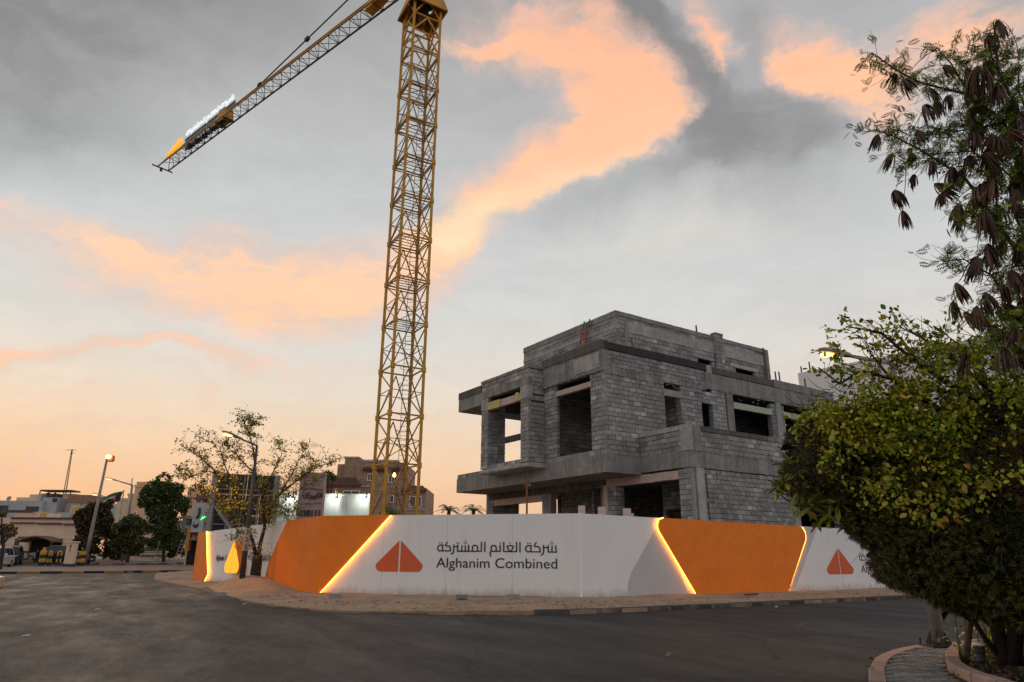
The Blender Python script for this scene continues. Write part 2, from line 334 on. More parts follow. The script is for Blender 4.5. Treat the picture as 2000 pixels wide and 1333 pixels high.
# ------------------------------------------------------------------ mesh helpers
class MB:
    def __init__(s): s.v = []; s.f = []
    def add(s, vs, fs):
        k = len(s.v); s.v += [tuple(p) for p in vs]; s.f += [tuple(i + k for i in f) for f in fs]; return s
    def obox(s, c, ax, ay, az_):            # centre and three half-axis vectors
        c = Vector(c); ax, ay, az_ = Vector(ax), Vector(ay), Vector(az_)
        vs = [c + ax * i + ay * j + az_ * k for k in (-1, 1) for j in (-1, 1) for i in (-1, 1)]
        return s.add(vs, [(0, 2, 3, 1), (4, 5, 7, 6), (0, 1, 5, 4), (2, 6, 7, 3), (0, 4, 6, 2), (1, 3, 7, 5)])
    def box(s, x0, x1, y0, y1, z0, z1):
        return s.obox(((x0 + x1) / 2, (y0 + y1) / 2, (z0 + z1) / 2), ((x1 - x0) / 2, 0, 0), (0, (y1 - y0) / 2, 0), (0, 0, (z1 - z0) / 2))
    def bar(s, a, b, w, h=None, up=(0, 0, 1)):
        a, b = Vector(a), Vector(b); d = b - a; n = d.normalized(); u = Vector(up)
        if abs(n.dot(u)) > .98: u = Vector((1, 0, 0))
        x = n.cross(u).normalized(); y = x.cross(n); h = h or w
        return s.obox((a + b) / 2, x * (w / 2), y * (h / 2), d / 2)
    def tube(s, pts, r, n=8, cap=True):
        pts = [Vector(p) for p in pts]; rs = r if isinstance(r, (list, tuple)) else [r] * len(pts)
        k = len(s.v); prev = None
        for i, p in enumerate(pts):
            t = (pts[min(i + 1, len(pts) - 1)] - pts[max(i - 1, 0)]).normalized()
            if prev is None:
                u = Vector((0, 0, 1)) if abs(t.z) < .9 else Vector((1, 0, 0)); x = t.cross(u).normalized()
            else:
                x = (prev - t * prev.dot(t)).normalized()
            prev = x; y = t.cross(x)
            for j in range(n):
                a = 2 * pi * j / n; s.v.append(tuple(p + (x * cos(a) + y * sin(a)) * rs[i]))
        for i in range(len(pts) - 1):
            for j in range(n):
                j2 = (j + 1) % n; s.f.append((k + i * n + j, k + i * n + j2, k + (i + 1) * n + j2, k + (i + 1) * n + j))
        if cap:
            s.f.append(tuple(k + j for j in range(n))[::-1]); s.f.append(tuple(k + (len(pts) - 1) * n + j for j in range(n)))
        return s
    def prism(s, poly, vec):                # poly: 3-D points, swept by vec
        n = len(poly); vec = Vector(vec)
        vs = [Vector(p) for p in poly] + [Vector(p) + vec for p in poly]
        return s.add(vs, [tuple(range(n))[::-1], tuple(range(n, 2 * n))] + [(i, (i + 1) % n, (i + 1) % n + n, i + n) for i in range(n)])
    def lathe(s, c, prof, n=16):            # prof: (radius, z)
        pts = []; k = len(s.v); c = Vector(c)
        for r_, z in prof:
            for j in range(n): s.v.append((c.x + r_ * cos(2 * pi * j / n), c.y + r_ * sin(2 * pi * j / n), c.z + z))
        for i in range(len(prof) - 1):
            for j in range(n):
                j2 = (j + 1) % n; s.f.append((k + i * n + j, k + i * n + j2, k + (i + 1) * n + j2, k + (i + 1) * n + j))
        s.f.append(tuple(k + j for j in range(n))[::-1]); s.f.append(tuple(k + (len(prof) - 1) * n + j for j in range(n)))
        return s
    def build(s, name, mat, parent=None, smooth=False, bevel=0, fix=True):
        me = bpy.data.meshes.new(name); me.from_pydata([tuple(v) for v in s.v], [], s.f)
        if fix or bevel:
            bm = bmesh.new(); bm.from_mesh(me)
            bmesh.ops.recalc_face_normals(bm, faces=bm.faces)
            if bevel: bmesh.ops.bevel(bm, geom=bm.edges[:], offset=bevel, segments=1, affect='EDGES')
            bm.to_mesh(me); bm.free()
        for p in me.polygons: p.use_smooth = smooth
        return link(name, me, mat, parent)
def link(name, me, mat, parent=None):
    o = bpy.data.objects.new(name, me); col.objects.link(o)
    if mat is not None and len(me.materials) == 0: me.materials.append(mat)
    if parent is not None: o.parent = parent
    return o
def thing(name, label, cat, loc=(0, 0, 0), rz=0.0, group=None):
    o = bpy.data.objects.new(name, None); col.objects.link(o); o.location = loc; o.rotation_euler = (0, 0, rz)
    o.empty_display_size = .3
    o['label'] = label; o['category'] = cat
    if group: o['group'] = group
    return o
def tag(o, label, cat, group=None):
    o['label'] = label; o['category'] = cat
    if group: o['group'] = group
    return o
def struct(o): o['kind'] = 'structure'; return o
def stuff(o): o['kind'] = 'stuff'; return o
def copy_tree(o, parent=None):
    c = o.copy(); col.objects.link(c); c.parent = parent
    for ch in list(o.children): copy_tree(ch, c)
    return c
def smoothed(o, lv=1):
    m = o.modifiers.new('Bevel', 'BEVEL'); m.width = .02; m.segments = 2; return o
def world_pts(e, pts):                      # world -> local of an unrotated Empty
    return [Vector(p) - Vector(e.location) for p in pts]

# flat lettering, built in the plane spanned by ex, ey (metres), facing en
def text_mesh(body):
    cu = bpy.data.curves.new('lettering', 'FONT'); cu.body = body; cu.extrude = .02; cu.resolution_u = 4
    o = bpy.data.objects.new('lettering', cu); col.objects.link(o); bpy.context.view_layer.update()
    me = bpy.data.meshes.new_from_object(o.evaluated_get(bpy.context.evaluated_depsgraph_get()))
    vs = np.array([v.co[:] for v in me.vertices]); fs = [tuple(p.vertices) for p in me.polygons]
    bpy.data.objects.remove(o); bpy.data.curves.remove(cu); bpy.data.meshes.remove(me)
    lo = vs.min(0); hi = vs.max(0); vs = (vs - lo) / (hi - lo)
    return vs, fs
def lettering(name, body, org, ex, ey, en, thick, mat, parent):
    if body is ALG:                         # two words, two pieces
        vs, fs = ALG
        for sel in (lambda x: x < .475, lambda x: x >= .475):
            k = [i for i in range(len(vs)) if sel(vs[i][0])]; ix = {a: b for b, a in enumerate(k)}
            o = lettering(name, (vs[k], [tuple(ix[i] for i in f) for f in fs if f[0] in ix]), org, ex, ey, en, thick, mat, parent)
        return o
    vs, fs = body if isinstance(body, tuple) else text_mesh(body)
    org, ex, ey, en = Vector(org), Vector(ex), Vector(ey), Vector(en)
    mb = MB(); mb.add([org + ex * float(a) + ey * float(b) + en * (thick * float(c)) for a, b, c in vs], fs)
    return mb.build(name, mat, parent, fix=False)
def strokes_mesh(strokes, dots, w, H0):
    mb = MB()
    for st in strokes:
        for (x0, y0), (x1, y1) in zip(st[:-1], st[1:]):
            d = Vector((x1 - x0, y1 - y0, 0)); l_ = d.length; d.normalize(); a = Vector((x0, y0, 0)) - d * w * .42; b_ = Vector((x1, y1, 0)) + d * w * .42
            n_ = Vector((-d.y, d.x, 0)) * w * .5
            mb.prism([a + n_, b_ + n_, b_ - n_, a - n_], (0, 0, 1))
    for x, y in dots:
        r_ = w * .55; mb.prism([(x + r_ * cos(t * pi / 4), y + r_ * sin(t * pi / 4), 0) for t in range(8)], (0, 0, 1))
    vs = np.array(mb.v, dtype=float); vs[:, 1] *= -1
    lo = vs.min(0); hi = vs.max(0)
    return (vs - lo) / (hi - lo), mb.f
def _k(pts): return [(x, y - (x - 100) / 1810 * 10) for x, y in pts]
ARAB_ST = [_k(s_) for s_ in [
    [(1895, 210), (1903, 312), (1785, 310)], [(1842, 215), (1838, 308)], [(1783, 205), (1785, 310)], [(1783, 238), (1715, 238)], [(1715, 205), (1717, 300), (1708, 340), (1680, 360)],
    [(1605, 158), (1578, 203), (1592, 222), (1640, 225), (1662, 250), (1665, 308), (1475, 306), (1450, 282), (1450, 237), (1480, 206), (1530, 206), (1524, 306)],
    [(1363, 155), (1363, 308)], [(1312, 155), (1312, 304), (1222, 302), (1255, 250), (1262, 215), (1215, 205), (1168, 215), (1178, 250), (1210, 302), (1118, 302), (1118, 152)],
    [(1063, 200), (1063, 299), (925, 299), (928, 228), (947, 205), (985, 205), (1003, 235), (1003, 299)], [(925, 299), (912, 330), (922, 378)],
    [(830, 150), (830, 302)], [(778, 150), (776, 299), (410, 299)], [(720, 299), (718, 225), (697, 202), (660, 202), (641, 226), (641, 299)],
    [(580, 200), (582, 299)], [(530, 210), (530, 299)], [(478, 210), (476, 299)], [(413, 195), (412, 299)], [(412, 222), (352, 222)], [(352, 195), (352, 290), (342, 330), (315, 346)],
    [(248, 150), (222, 193), (233, 212), (280, 213), (298, 238), (299, 293), (125, 293), (103, 268), (103, 227), (130, 196), (180, 196), (174, 293)]]]
ARAB_DOT = _k([(1838, 143), (1821, 177), (1857, 177), (1479, 170), (1513, 170), (1213, 167), (1063, 165), (532, 133), (515, 167), (549, 167), (398, 162), (430, 162), (129, 160), (162, 160)])
ARAB = strokes_mesh(ARAB_ST, ARAB_DOT, 19, 0)
ARABB = strokes_mesh(ARAB_ST, ARAB_DOT, 32, 0)
ALG = text_mesh('Alghanim Combined')

# ------------------------------------------------------------------ ground, road, verge
def grid_sheet(name, xs, ys, off, mat):
    vs = [(x, y, terr(x, y) + off) for y in ys for x in xs]; n = len(xs)
    fs = [(j * n + i, j * n + i + 1, (j + 1) * n + i + 1, (j + 1) * n + i) for j in range(len(ys) - 1) for i in range(n - 1)]
    me = bpy.data.meshes.new(name); me.from_pydata(vs, [], fs); return struct(link(name, me, mat))
fine_ = [-160 + 8 * i for i in range(41)]
far_x = [-4500, -2400, -1200, -600, -350, -230] + fine_ + [230, 350, 600, 1200, 2400, 4500]
yy_ = [-40 + 8 * i for i in range(31)]
far_y = [-4500, -1500, -500, -150] + yy_ + [260, 340, 480, 800, 1500, 3000, 4800]
grid_sheet('ground', far_x, far_y, 0.0, MGRD)
grid_sheet('road', fine_, yy_, 0.006, MASP)

def inside(p, poly):
    x, y = p; r = False; j = len(poly) - 1
    for i in range(len(poly)):
        xi, yi = poly[i]; xj, yj = poly[j]
        if (yi > y) != (yj > y) and x < (xj - xi) * (y - yi) / (yj - yi) + xi: r = not r
        j = i
    return r
def slab(name, poly, top, mat, step=0, zf=None, skirt=.4, parent=None):
    pts = [Vector(p[:2]) for p in poly]
    if step:                                # finer boundary and inner points
        b = []
        for a, c in zip(pts, pts[1:] + pts[:1]):
            n_ = max(1, min(60, int((c - a).length / step)))
            b += [a + (c - a) * (i / n_) for i in range(n_)]
        pts = b
    nb = len(pts); extra = []
    if step:
        xs = [p.x for p in pts]; ys = [p.y for p in pts]; pl = [tuple(p) for p in pts]
        x = min(xs)
        for fx, fy, sx in step_cells(min(xs), max(xs), min(ys), max(ys), step):
            q = (fx + rng.uniform(-.2, .2) * sx, fy + rng.uniform(-.2, .2) * sx)
            if inside(q, pl): extra.append(Vector(q))
    vv, ee, ff, *_ = delaunay_2d_cdt(pts + extra, [(i, (i + 1) % nb) for i in range(nb)], [], 1, 1e-4)
    zf = zf or (lambda x, y: 0.0)
    vs = [(v.x, v.y, terr(v.x, v.y) + top + zf(v.x, v.y)) for v in vv]
    fs = [tuple(f) for f in ff]
    mb = MB(); mb.add(vs, fs)
    k = len(vs); ring = [(p.x, p.y, terr(p.x, p.y) + top + zf(p.x, p.y)) for p in pts]
    mb.add(ring + [(x, y, z - skirt) for x, y, z in ring], [(i, (i + 1) % nb, (i + 1) % nb + nb, i + nb) for i in range(nb)])
    o = mb.build(name, mat, parent, smooth=bool(step))
    return o
def step_cells(x0, x1, y0, y1, st):
    # finer cells close to the camera
    out = []
    y = y0
    while y < y1:
        s_ = st * (1 if y < 33 else 2.2 if y < 50 else 6)
        x = x0
        while x < x1: out.append((x, y, s_)); x += s_
        y += s_
    return out

VP = [(300, 1134), (345, 1143), (395, 1154), (430, 1163), (480, 1177), (530, 1186), (610, 1194), (700, 1198.5), (850, 1202), (1000, 1203), (1120, 1201), (1250, 1196), (1400, 1188.5), (1600, 1179), (1800, 1169)]
VERGE = [gz(*p).to_2d() for p in VP]
r_end = VERGE[-1]; dr = (VERGE[-1] - VERGE[-2]).normalized()
VERGE.append(r_end + dr * 45)
HA, HB, HE = gz(620, 1159, .12), gz(1136, 1168, .12), gz(378, 1132, .12)
HG = HB + (gz(1740, 1150, .12) - HB).normalized() * 52
vpoly = [tuple(p) for p in VERGE] + [(75, 95), (10, 120), (-24, 70), tuple(gz(330, 1125).to_2d()), tuple(gz(303, 1128).to_2d())]
kerb_pts = [Vector(p) for p in VERGE]
def dist_poly(x, y):
    q = Vector((x, y)); m = 1e9
    for a, b in zip(kerb_pts[:-1], kerb_pts[1:]):
        ab = b - a; t = max(0, min(1, (q - a).dot(ab) / ab.dot(ab))); m = min(m, (q - a - ab * t).length)
    return m
MOUND = [(dp(497, 1140, 35.6).xy, .36, 1.5), (dp(470, 1145, 35).xy, .25, 1.3), (dp(540, 1150, 33.5).xy, .18, 1.4)]
def verge_z(x, y):
    if y > 60: return 0
    d = min(1.0, dist_poly(x, y) / 1.2)
    z = (noise.fractal(Vector((x * .55, y * .55, 0)), .9, 2.0, 5) * .06 + noise.noise(Vector((x * 2.6, y * 2.6, 3))) * .035 + noise.noise(Vector((x * 5, y * 5, 5))) * .02) * d + .015 * d
    left = max(0, min(1, (-x - 1) / 3)); z -= .06 * left * (1 - d)
    for c, h_, r_ in MOUND:
        z += h_ * math.exp(-((x - c[0]) ** 2 + (y - c[1]) ** 2) / (r_ * r_))
    return z
struct(slab('sand_verge', vpoly, .125, MSAND, step=.32, zf=verge_z, skirt=.5))

def kerb(name, pts, length, w, h, mats, side=1, group=None, zoff=0.0, gap=.015, lean=0.0):
    e = bpy.data.objects.new(name, None); col.objects.link(e); struct(e)
    pts = [Vector(p[:2]) for p in pts]
    acc = [0]
    for a, b in zip(pts[:-1], pts[1:]): acc.append(acc[-1] + (b - a).length)
    def at(s):
        s = min(s, acc[-1])
        for i in range(len(pts) - 1):
            if s <= acc[i + 1] + 1e-9:
                t = (s - acc[i]) / max(1e-9, acc[i + 1] - acc[i]); return pts[i].lerp(pts[i + 1], t)
        return pts[-1]
    n = int(acc[-1] / length)
    for i in range(min(n, 120)):
        a = at(i * length + gap); b = at((i + 1) * length - gap); d = (b - a).normalized(); nr = Vector((-d.y, d.x)) * side * w
        j = rng.uniform(-.006, .006)
        za = terr(a.x, a.y) + zoff; zb = terr(b.x, b.y) + zoff
        top = h + j; ch = .02
        prof = [(0, -.2), (0, top - ch), (ch, top), (w, top), (w, -.2)]
        A = [Vector((a.x + nr.x / w * q, a.y + nr.y / w * q, za + z)) for q, z in prof]
        B = [Vector((b.x + nr.x / w * q, b.y + nr.y / w * q, zb + z)) for q, z in prof]
        mb = MB(); mb.add(A + B, [tuple(range(5)), tuple(range(9, 4, -1))] + [(k, (k + 1) % 5, (k + 1) % 5 + 5, k + 5) for k in range(5)])
        mb.build('kerb_stone', mats[i % len(mats)], e)
    return e
# low dropped kerb on the left, raised kerb on the right of the corner
lo_k = [VERGE[i] for i in range(3, 10)] + [gz(1030, 1203).to_2d()]
hi_k = [gz(1046, 1202.8).to_2d()] + [VERGE[i] for i in range(10, len(VERGE))]
off = lambda pts, d: [p + Vector((0, -d)) for p in pts]
kerb('dropped_kerb', lo_k, .98, .16, .055, [MKERB], 1)
kerb('raised_kerb', hi_k, .98, .17, .15, [concrete('kerb_concrete_dark', .10, .4, .5)], 1)

# far kerbs, median and pavements on the left
mf = [G(x, y).to_2d() for x, y in [(-60, 1122.5), (10, 1121.5), (120, 1121), (250, 1119.5), (380, 1117.5), (520, 1115), (700, 1112)]]
mbk = [G(x, y).to_2d() for x, y in [(700, 1106), (520, 1107), (300, 1108), (190, 1109.5), (100, 1111.5), (-60, 1112)]]
struct(slab('median_pavement', [tuple(p) for p in mf + mbk], .15, MPAVE))
MYELF = plain('faded_yellow_paint', (.34, .17, .035), .8, .3, 3)
kerb('painted_kerb', off(mf, .02), 1.35, .18, .17, [MYELF, MBLK], 1)
kerb('median_back_kerb', mbk[::-1][1:], 1.2, .15, .19, [MKERBP], -1)
pf = [G(x, y).to_2d() for x, y in [(196, 1104.5), (300, 1103.5), (420, 1101), (600, 1098)]]
pb = [G(x, y).to_2d() for x, y in [(600, 1089), (300, 1091), (178, 1096.5)]]
struct(slab('side_pavement', [tuple(p) for p in pf + pb], .15, MPAVE))
kerb('side_kerb', off(pf, .02), 1.2, .16, .19, [MKERBP, MKERB], 1)
lf = [G(x, y).to_2d() for x, y in [(-80, 1099), (60, 1098.5), (170, 1098)]]
lb = [G(x, y).to_2d() for x, y in [(160, 1092), (-80, 1092.5)]]
struct(slab('house_pavement', [tuple(p) for p in lf + lb], .15, MPAVE))
kerb('house_kerb', off(lf, .02), 1.3, .16, .18, [MYELF, MBLK], 1)
# small debris lying on the sand: stones and block pieces
deb = MB()
for i in range(600):
    a = rng.random(); k = rng.randrange(4, len(VERGE) - 2); p = Vector(VERGE[k]).lerp(Vector(VERGE[k + 1]), a) + Vector((rng.uniform(-.4, .3), rng.uniform(.25, 3.4)))
    z = .125 + terr(*p) + verge_z(*p); s_ = rng.uniform(.008, .026) * (1 if rng.random() < .9 else 2)
    ax = Vector((rng.uniform(-1, 1), rng.uniform(-1, 1), rng.uniform(-.3, .3))).normalized(); ay = ax.cross(Vector((0, 0, 1))).normalized()
    deb.obox((p.x, p.y, z + s_ * .2), ax * s_ * rng.uniform(.8, 1.8), ay * s_, ax.cross(ay) * s_ * .55)
stuff(deb.build('rubble', plain('rubble_stone', (.30, .22, .165), .9, .5, 3)))
bdesc = [((655, 1169), .4, 'grey concrete block lying on sand just right of the glowing diagonal foot'), ((902, 1170), .38, 'small grey concrete block under the black lettering of the wide white hoarding'),
         ((1003, 1170), .42, 'grey concrete block on sand left of the white hoarding corner'), ((430, 1162), .42, 'dark block piece at the tip of the sand verge below the bare tree')]
for (px, py), s_, lab in bdesc:
    q = gz(px, py, .16); mb = MB().obox((0, 0, .06), (s_ * .5, .03, 0), (-.02, .1, 0), (0, 0, .07))
    o = mb.build('concrete_block', MBL, bevel=.008); o.location = (q.x, q.y, .125 + verge_z(q.x, q.y) + .03); tag(o, lab, 'concrete block', 'loose blocks on the sand verge')
pl = gz(1468, 1165, .15); mb = MB().obox((0, 0, .03), (.3, .16, .01), (-.03, .05, 0), (0, 0, .025))
o = mb.build('timber_plank', plain('old_timber', (.10, .06, .04), .9, .4, 5)); o.location = (pl.x, pl.y, .13 + verge_z(pl.x, pl.y) + .03); tag(o, 'short dark timber plank on the sand below the orange trapezoid', 'plank')

# ------------------------------------------------------------------ hoarding
HZ0, HZ1 = .10, 3.2
hoard = thing('site_hoarding', 'long white site hoarding with orange panels, glowing edges and black company lettering', 'hoarding', (0, 0, 0))
def hplane(a, b):
    a = Vector((a.x, a.y, 0)); b = Vector((b.x, b.y, 0)); e = (b - a).normalized(); n_ = Vector((e.y, -e.x, 0))
    if n_.dot(Vector((0, 0, 0)) - a) < 0: n_ = -n_
    def f(px, py):                          # pixel -> (s, z) on this face
        d = ray(px, py); t = (a - CAM).dot(n_) / d.dot(n_); q = CAM + d * t
        return ((q - a).dot(e), q.z)
    return a, e, n_, (b - a).length, f
FA = hplane(HE, HA); FB = hplane(HA, HB); FG = hplane(HB, HG)
def wallpt(F_, s, z, o=0): return F_[0] + F_[1] * s + F_[2] * o + Vector((0, 0, z))
EZ = Vector((0, 0, 1))
def panel(F_, poly, o0, o1, name, mat, parent):
    mb = MB(); mb.prism([wallpt(F_, s, z, o0) for s, z in poly], F_[2] * (o1 - o0)); return mb.build(name, mat, parent)
top_A = lambda s: 2.86 + (3.15 - 2.86) * s / FA[3]
top_B = lambda s: 3.15 + (3.22 - 3.15) * s / FB[3]
top_G = lambda s: 3.22 - .22 * min(1, s / 24)
for F_, tp, n_p in ((FA, top_A, 6), (FB, top_B, 4), (FG, top_G, 16)):
    for i in range(n_p):                    # flat sheets butted side by side
        s0 = F_[3] * i / n_p + .003; s1 = F_[3] * (i + 1) / n_p - .003
        j = rng.uniform(-.004, .004)
        panel(F_, [(s0 + .003, HZ0 + rng.uniform(.0, .02)), (s1, HZ0 + rng.uniform(0, .02)), (s1, tp(s1)), (s0, tp(s0))], -.06, j, 'white_panel', MWHT, hoard)
    fr = MB()                               # timber back frame and stays
    k = int(F_[3] / 1.5)
    for i in range(k + 1):
        s0 = F_[3] * i / k; a = wallpt(F_, min(max(s0, .1), F_[3] - .1), .0, -.12); b = a + EZ * (tp(s0) - .08)
        fr.bar(a, b, .08); fr.bar(b - EZ * .8, a - F_[2] * 1.3, .06)
    fr.build('back_frame', MSTEEL, hoard)
ct_ = MB().prism([wallpt(FB, FB[3] - .055, HZ0, .004), wallpt(FB, FB[3] - .055, HZ0, .016), wallpt(FG, .0, HZ0, .02), wallpt(FG, .055, HZ0, .016), wallpt(FG, .055, HZ0, .004)], EZ * (3.235 - HZ0)).build('fold_tone_strip', plain('fold_tone_white', (.86, .87, .9), .4, .03), hoard)  # added pale strip, standing in for the change of shading at the fold
def clipx(poly, x0, x1):                    # clip a polygon to x0..x1
    def half(pl, f):
        out = []
        for a, b in zip(pl, pl[1:] + pl[:1]):
            fa, fb = f(a), f(b)
            if fa >= 0: out.append(a)
            if (fa >= 0) != (fb >= 0):
                t = fa / (fa - fb); out.append((a[0] + (b[0] - a[0]) * t, a[1] + (b[1] - a[1]) * t))
        return out
    p = half(poly, lambda q: q[0] - x0)
    return half(p, lambda q: x1 - q[0]) if len(p) > 2 else []
def slatted(F_, poly, o, name='orange_cladding', w=.115):
    mb = MB(); mb.prism([wallpt(F_, s, z, .004) for s, z in poly], F_[2] * (o - .02))
    s = min(p[0] for p in poly); e = max(p[0] for p in poly)
    while s < e:
        c = clipx(poly, s, min(e, s + w - .016))
        if len(c) > 2: mb.prism([wallpt(F_, q, z, o - .02) for q, z in c], F_[2] * (.010 + rng.uniform(-.0015, .0015)))
        s += w
    return mb.build(name, MORG, hoard)
PO = .11
def led(F_, pts, o, r=.022, halo=True):
    mb = MB(); mb.tube([wallpt(F_, s, z, o) for s, z in pts], r, 6); return mb.build('led_strip', MLED, hoard)
# face A (left): far orange end, LED, lantern logo, lettering, orange sweep to the corner
fA = FA[4]
eL = [(0, HZ0 - .02), fA(402, 1138), fA(409, 1122), fA(408, 1095), fA(406, 1040)]
eL = [(0, HZ0 - .02)] + [(s, min(max(z, HZ0 - .02), top_A(s))) for s, z in eL[1:]] + [(0, top_A(0))]
eL[-2] = (eL[-2][0], top_A(eL[-2][0])); slatted(FA, eL, PO)
led(FA, [(s + .07, z) for s, z in eL[1:-1]], .09, .03)
sw = [fA(565, 1018), fA(545, 1060), fA(527, 1105), fA(522, 1125), fA(521, 1149)]
polyA = [(FA[3] + .0, HZ0)] + [(FA[3], top_A(FA[3]))] + [(sw[0][0], top_A(sw[0][0]))] + sw[1:-1] + [(sw[-1][0], HZ0)]
slatted(FA, polyA, PO)
# face B: orange triangle that ends in the glowing diagonal
fB = FB[4]
d0 = fB(763, 1007); d1 = fB(621, 1159)
slatted(FB, [(-PO * .9, HZ0), (max(d1[0], .1), HZ0), (d0[0], top_B(d0[0])), (-PO * .9, top_B(0))], PO)
led(FB, [(max(d1[0], .1) + .06, HZ0 + .02), (d0[0] + .05, top_B(d0[0]) - .02)], .10, .02)
def halves(f, cx, apex, base, half, gap, rnd):
    """two mirrored sail shapes of the emblem, as (s,z) polygons"""
    out = []
    for sg in (-1, 1):
        P_ = [(cx + sg * gap, apex), (cx + sg * gap, base), (cx + sg * (half - rnd), base)]
        # rounded foot, tangent to the base and to the slanting edge
        for t in range(1, 8):
            a = -pi / 2 + t / 8 * radians(122)
            P_.append((cx + sg * (half - rnd + rnd * cos(a)), base + rnd + rnd * sin(a)))
        out.append([f(*p) for p in P_])
    return out
# emblem on B, measured on the face
ap = fB(779, 1056); bl = fB(733, 1117); br_ = fB(825, 1117)
cxB = (bl[0] + br_[0]) / 2; hw = (br_[0] - bl[0]) / 2
for pl_ in halves(lambda s, z: (s, z), cxB, ap[1], (bl[1] + br_[1]) / 2, hw, .035, .22):
    panel(FB, pl_, .002, .012, 'emblem_half', MLOGO, hoard)
def put(F_, mesh, px0, py0, px1, py1, name):
    """lettering with its box spanning the given corners on the face (top-left, bottom-right)"""
    f = F_[4]; a = f(px0, py1[0]); b = f(px1, py1[1]); c = f(px0, py0[0]); d = f(px1, py0[1])
    z0 = (a[1] + b[1]) / 2; z1 = (c[1] + d[1]) / 2
    return lettering(name, mesh, wallpt(F_, a[0], z0, .002), F_[1] * (b[0] - a[0]), EZ * (z1 - z0), F_[2], .012, MINK, hoard)
put(FB, ARAB, 853, (1056.5, 1056.5), 1088, (1087.5, 1088), 'arabic_lettering')
put(FB, ALG, 851.5, (1089.7, 1091), 1088.5, (1115.5, 1117), 'company_lettering')
# left face: lettering either side of the lit lantern
put(FA, ALG, 421, (1084, 1083.5), 458, (1099, 1100), 'company_lettering')
put(FA, ARAB, 485, (1081, 1080), 532.5, (1099, 1101), 'arabic_lettering')
la = fA(471, 1057); lb_ = fA(451, 1118.5); lc = fA(479, 1120)
cxA = la[0] + .25; hwA = 1.15
lan = halves(lambda s, z: (s, z), cxA, la[1], lb_[1], hwA, .03, .33)
for pl_ in lan:
    body = panel(FA, pl_, .01, .40, 'lantern_side', MORG, hoard)
    c_ = Vector((sum(p[0] for p in pl_) / len(pl_), sum(p[1] for p in pl_) / len(pl_)))
    ins = [(p[0] * .985 + c_.x * .015, p[1] * .985 + c_.y * .015) for p in pl_]
    panel(FA, ins, .402, .425, 'lantern_face', MLANT, hoard)
# right face G: grey petal, orange trapezoid with lit edges, grey band, emblem, lettering
fG = FG[4]
pet = [(1345, 1167), (1228, 1167), (1226, 1152), (1227, 1137), (1233, 1118), (1281, 1032), (1290, 1030), (1300, 1040)]
pet = [fG(*p) for p in pet]; pet = [(s, max(z, HZ0 + .03)) for s, z in pet]
panel(FG, pet, .001, .006, 'printed_petal', MGREYP, hoard)
t0 = fG(1283, 1030); t1 = fG(1358, 1163.5); t2 = fG(1536.5, 1158); t3 = fG(1570, 1050)
trap = [(t1[0], HZ0), (t2[0], HZ0), (t3[0], t3[1] - .1), (t3[0] + .02, t3[1] + .2), (t3[0] - .12, top_G(t3[0]) - .12), (t3[0] - .42, top_G(t3[0])),
        (t0[0] + .32, top_G(t0[0])), (t0[0] + .08, top_G(t0[0]) - .10), (t0[0] - .01, top_G(t0[0]) - .32), (t0[0] + .03, top_G(t0[0]) - .52)]
slatted(FG, trap, PO)
led(FG, [(t1[0] - .06, HZ0 + .02), (t0[0] - .03, top_G(t0[0]) - .52), (t0[0] - .07, top_G(t0[0]) - .32), (t0[0] + .02, top_G(t0[0]) - .07), (t0[0] + .30, top_G(t0[0]) + .01)], .09, .02)
led(FG, [(t2[0] + .04, HZ0 + .02), (t3[0] + .05, t3[1] - .1), (t3[0] + .07, t3[1] + .2), (t3[0] - .07, top_G(t3[0]) - .07)], .06, .016)
b0 = fG(1596, 1031); b1 = fG(1551, 1157)
panel(FG, [(t2[0] + .12, HZ0 + .03), (b1[0], HZ0 + .03), (b0[0], top_G(b0[0]) - .005), (t3[0] + .0, top_G(t3[0]) - .005), (t3[0] + .12, t3[1])], .001, .006, 'printed_band', MGREYP, hoard)
ap = fG(1640, 1072); bl = fG(1616.5, 1122); br_ = fG(1668, 1122)
for pl_ in halves(lambda s, z: (s, z), (bl[0] + br_[0]) / 2, ap[1], (bl[1] + br_[1]) / 2, (br_[0] - bl[0]) / 2, .035, .22):
    panel(FG, pl_, .002, .012, 'emblem_half', MLOGO, hoard)
sG = fG(1680, 1100)[0]; wG = fB(1088, 1100)[0] - fB(853, 1100)[0]
zt = fG(1690, 1080)[1]
lettering('arabic_lettering', ARAB, wallpt(FG, sG - .05, fG(1690, 1103)[1] + .0, .002), FG[1] * wG, EZ * .62, FG[2], .012, MINK, hoard)
lettering('company_lettering', ALG, wallpt(FG, sG, fG(1700, 1120)[1] - .09, .002), FG[1] * wG, EZ * .5, FG[2], .012, MINK, hoard)

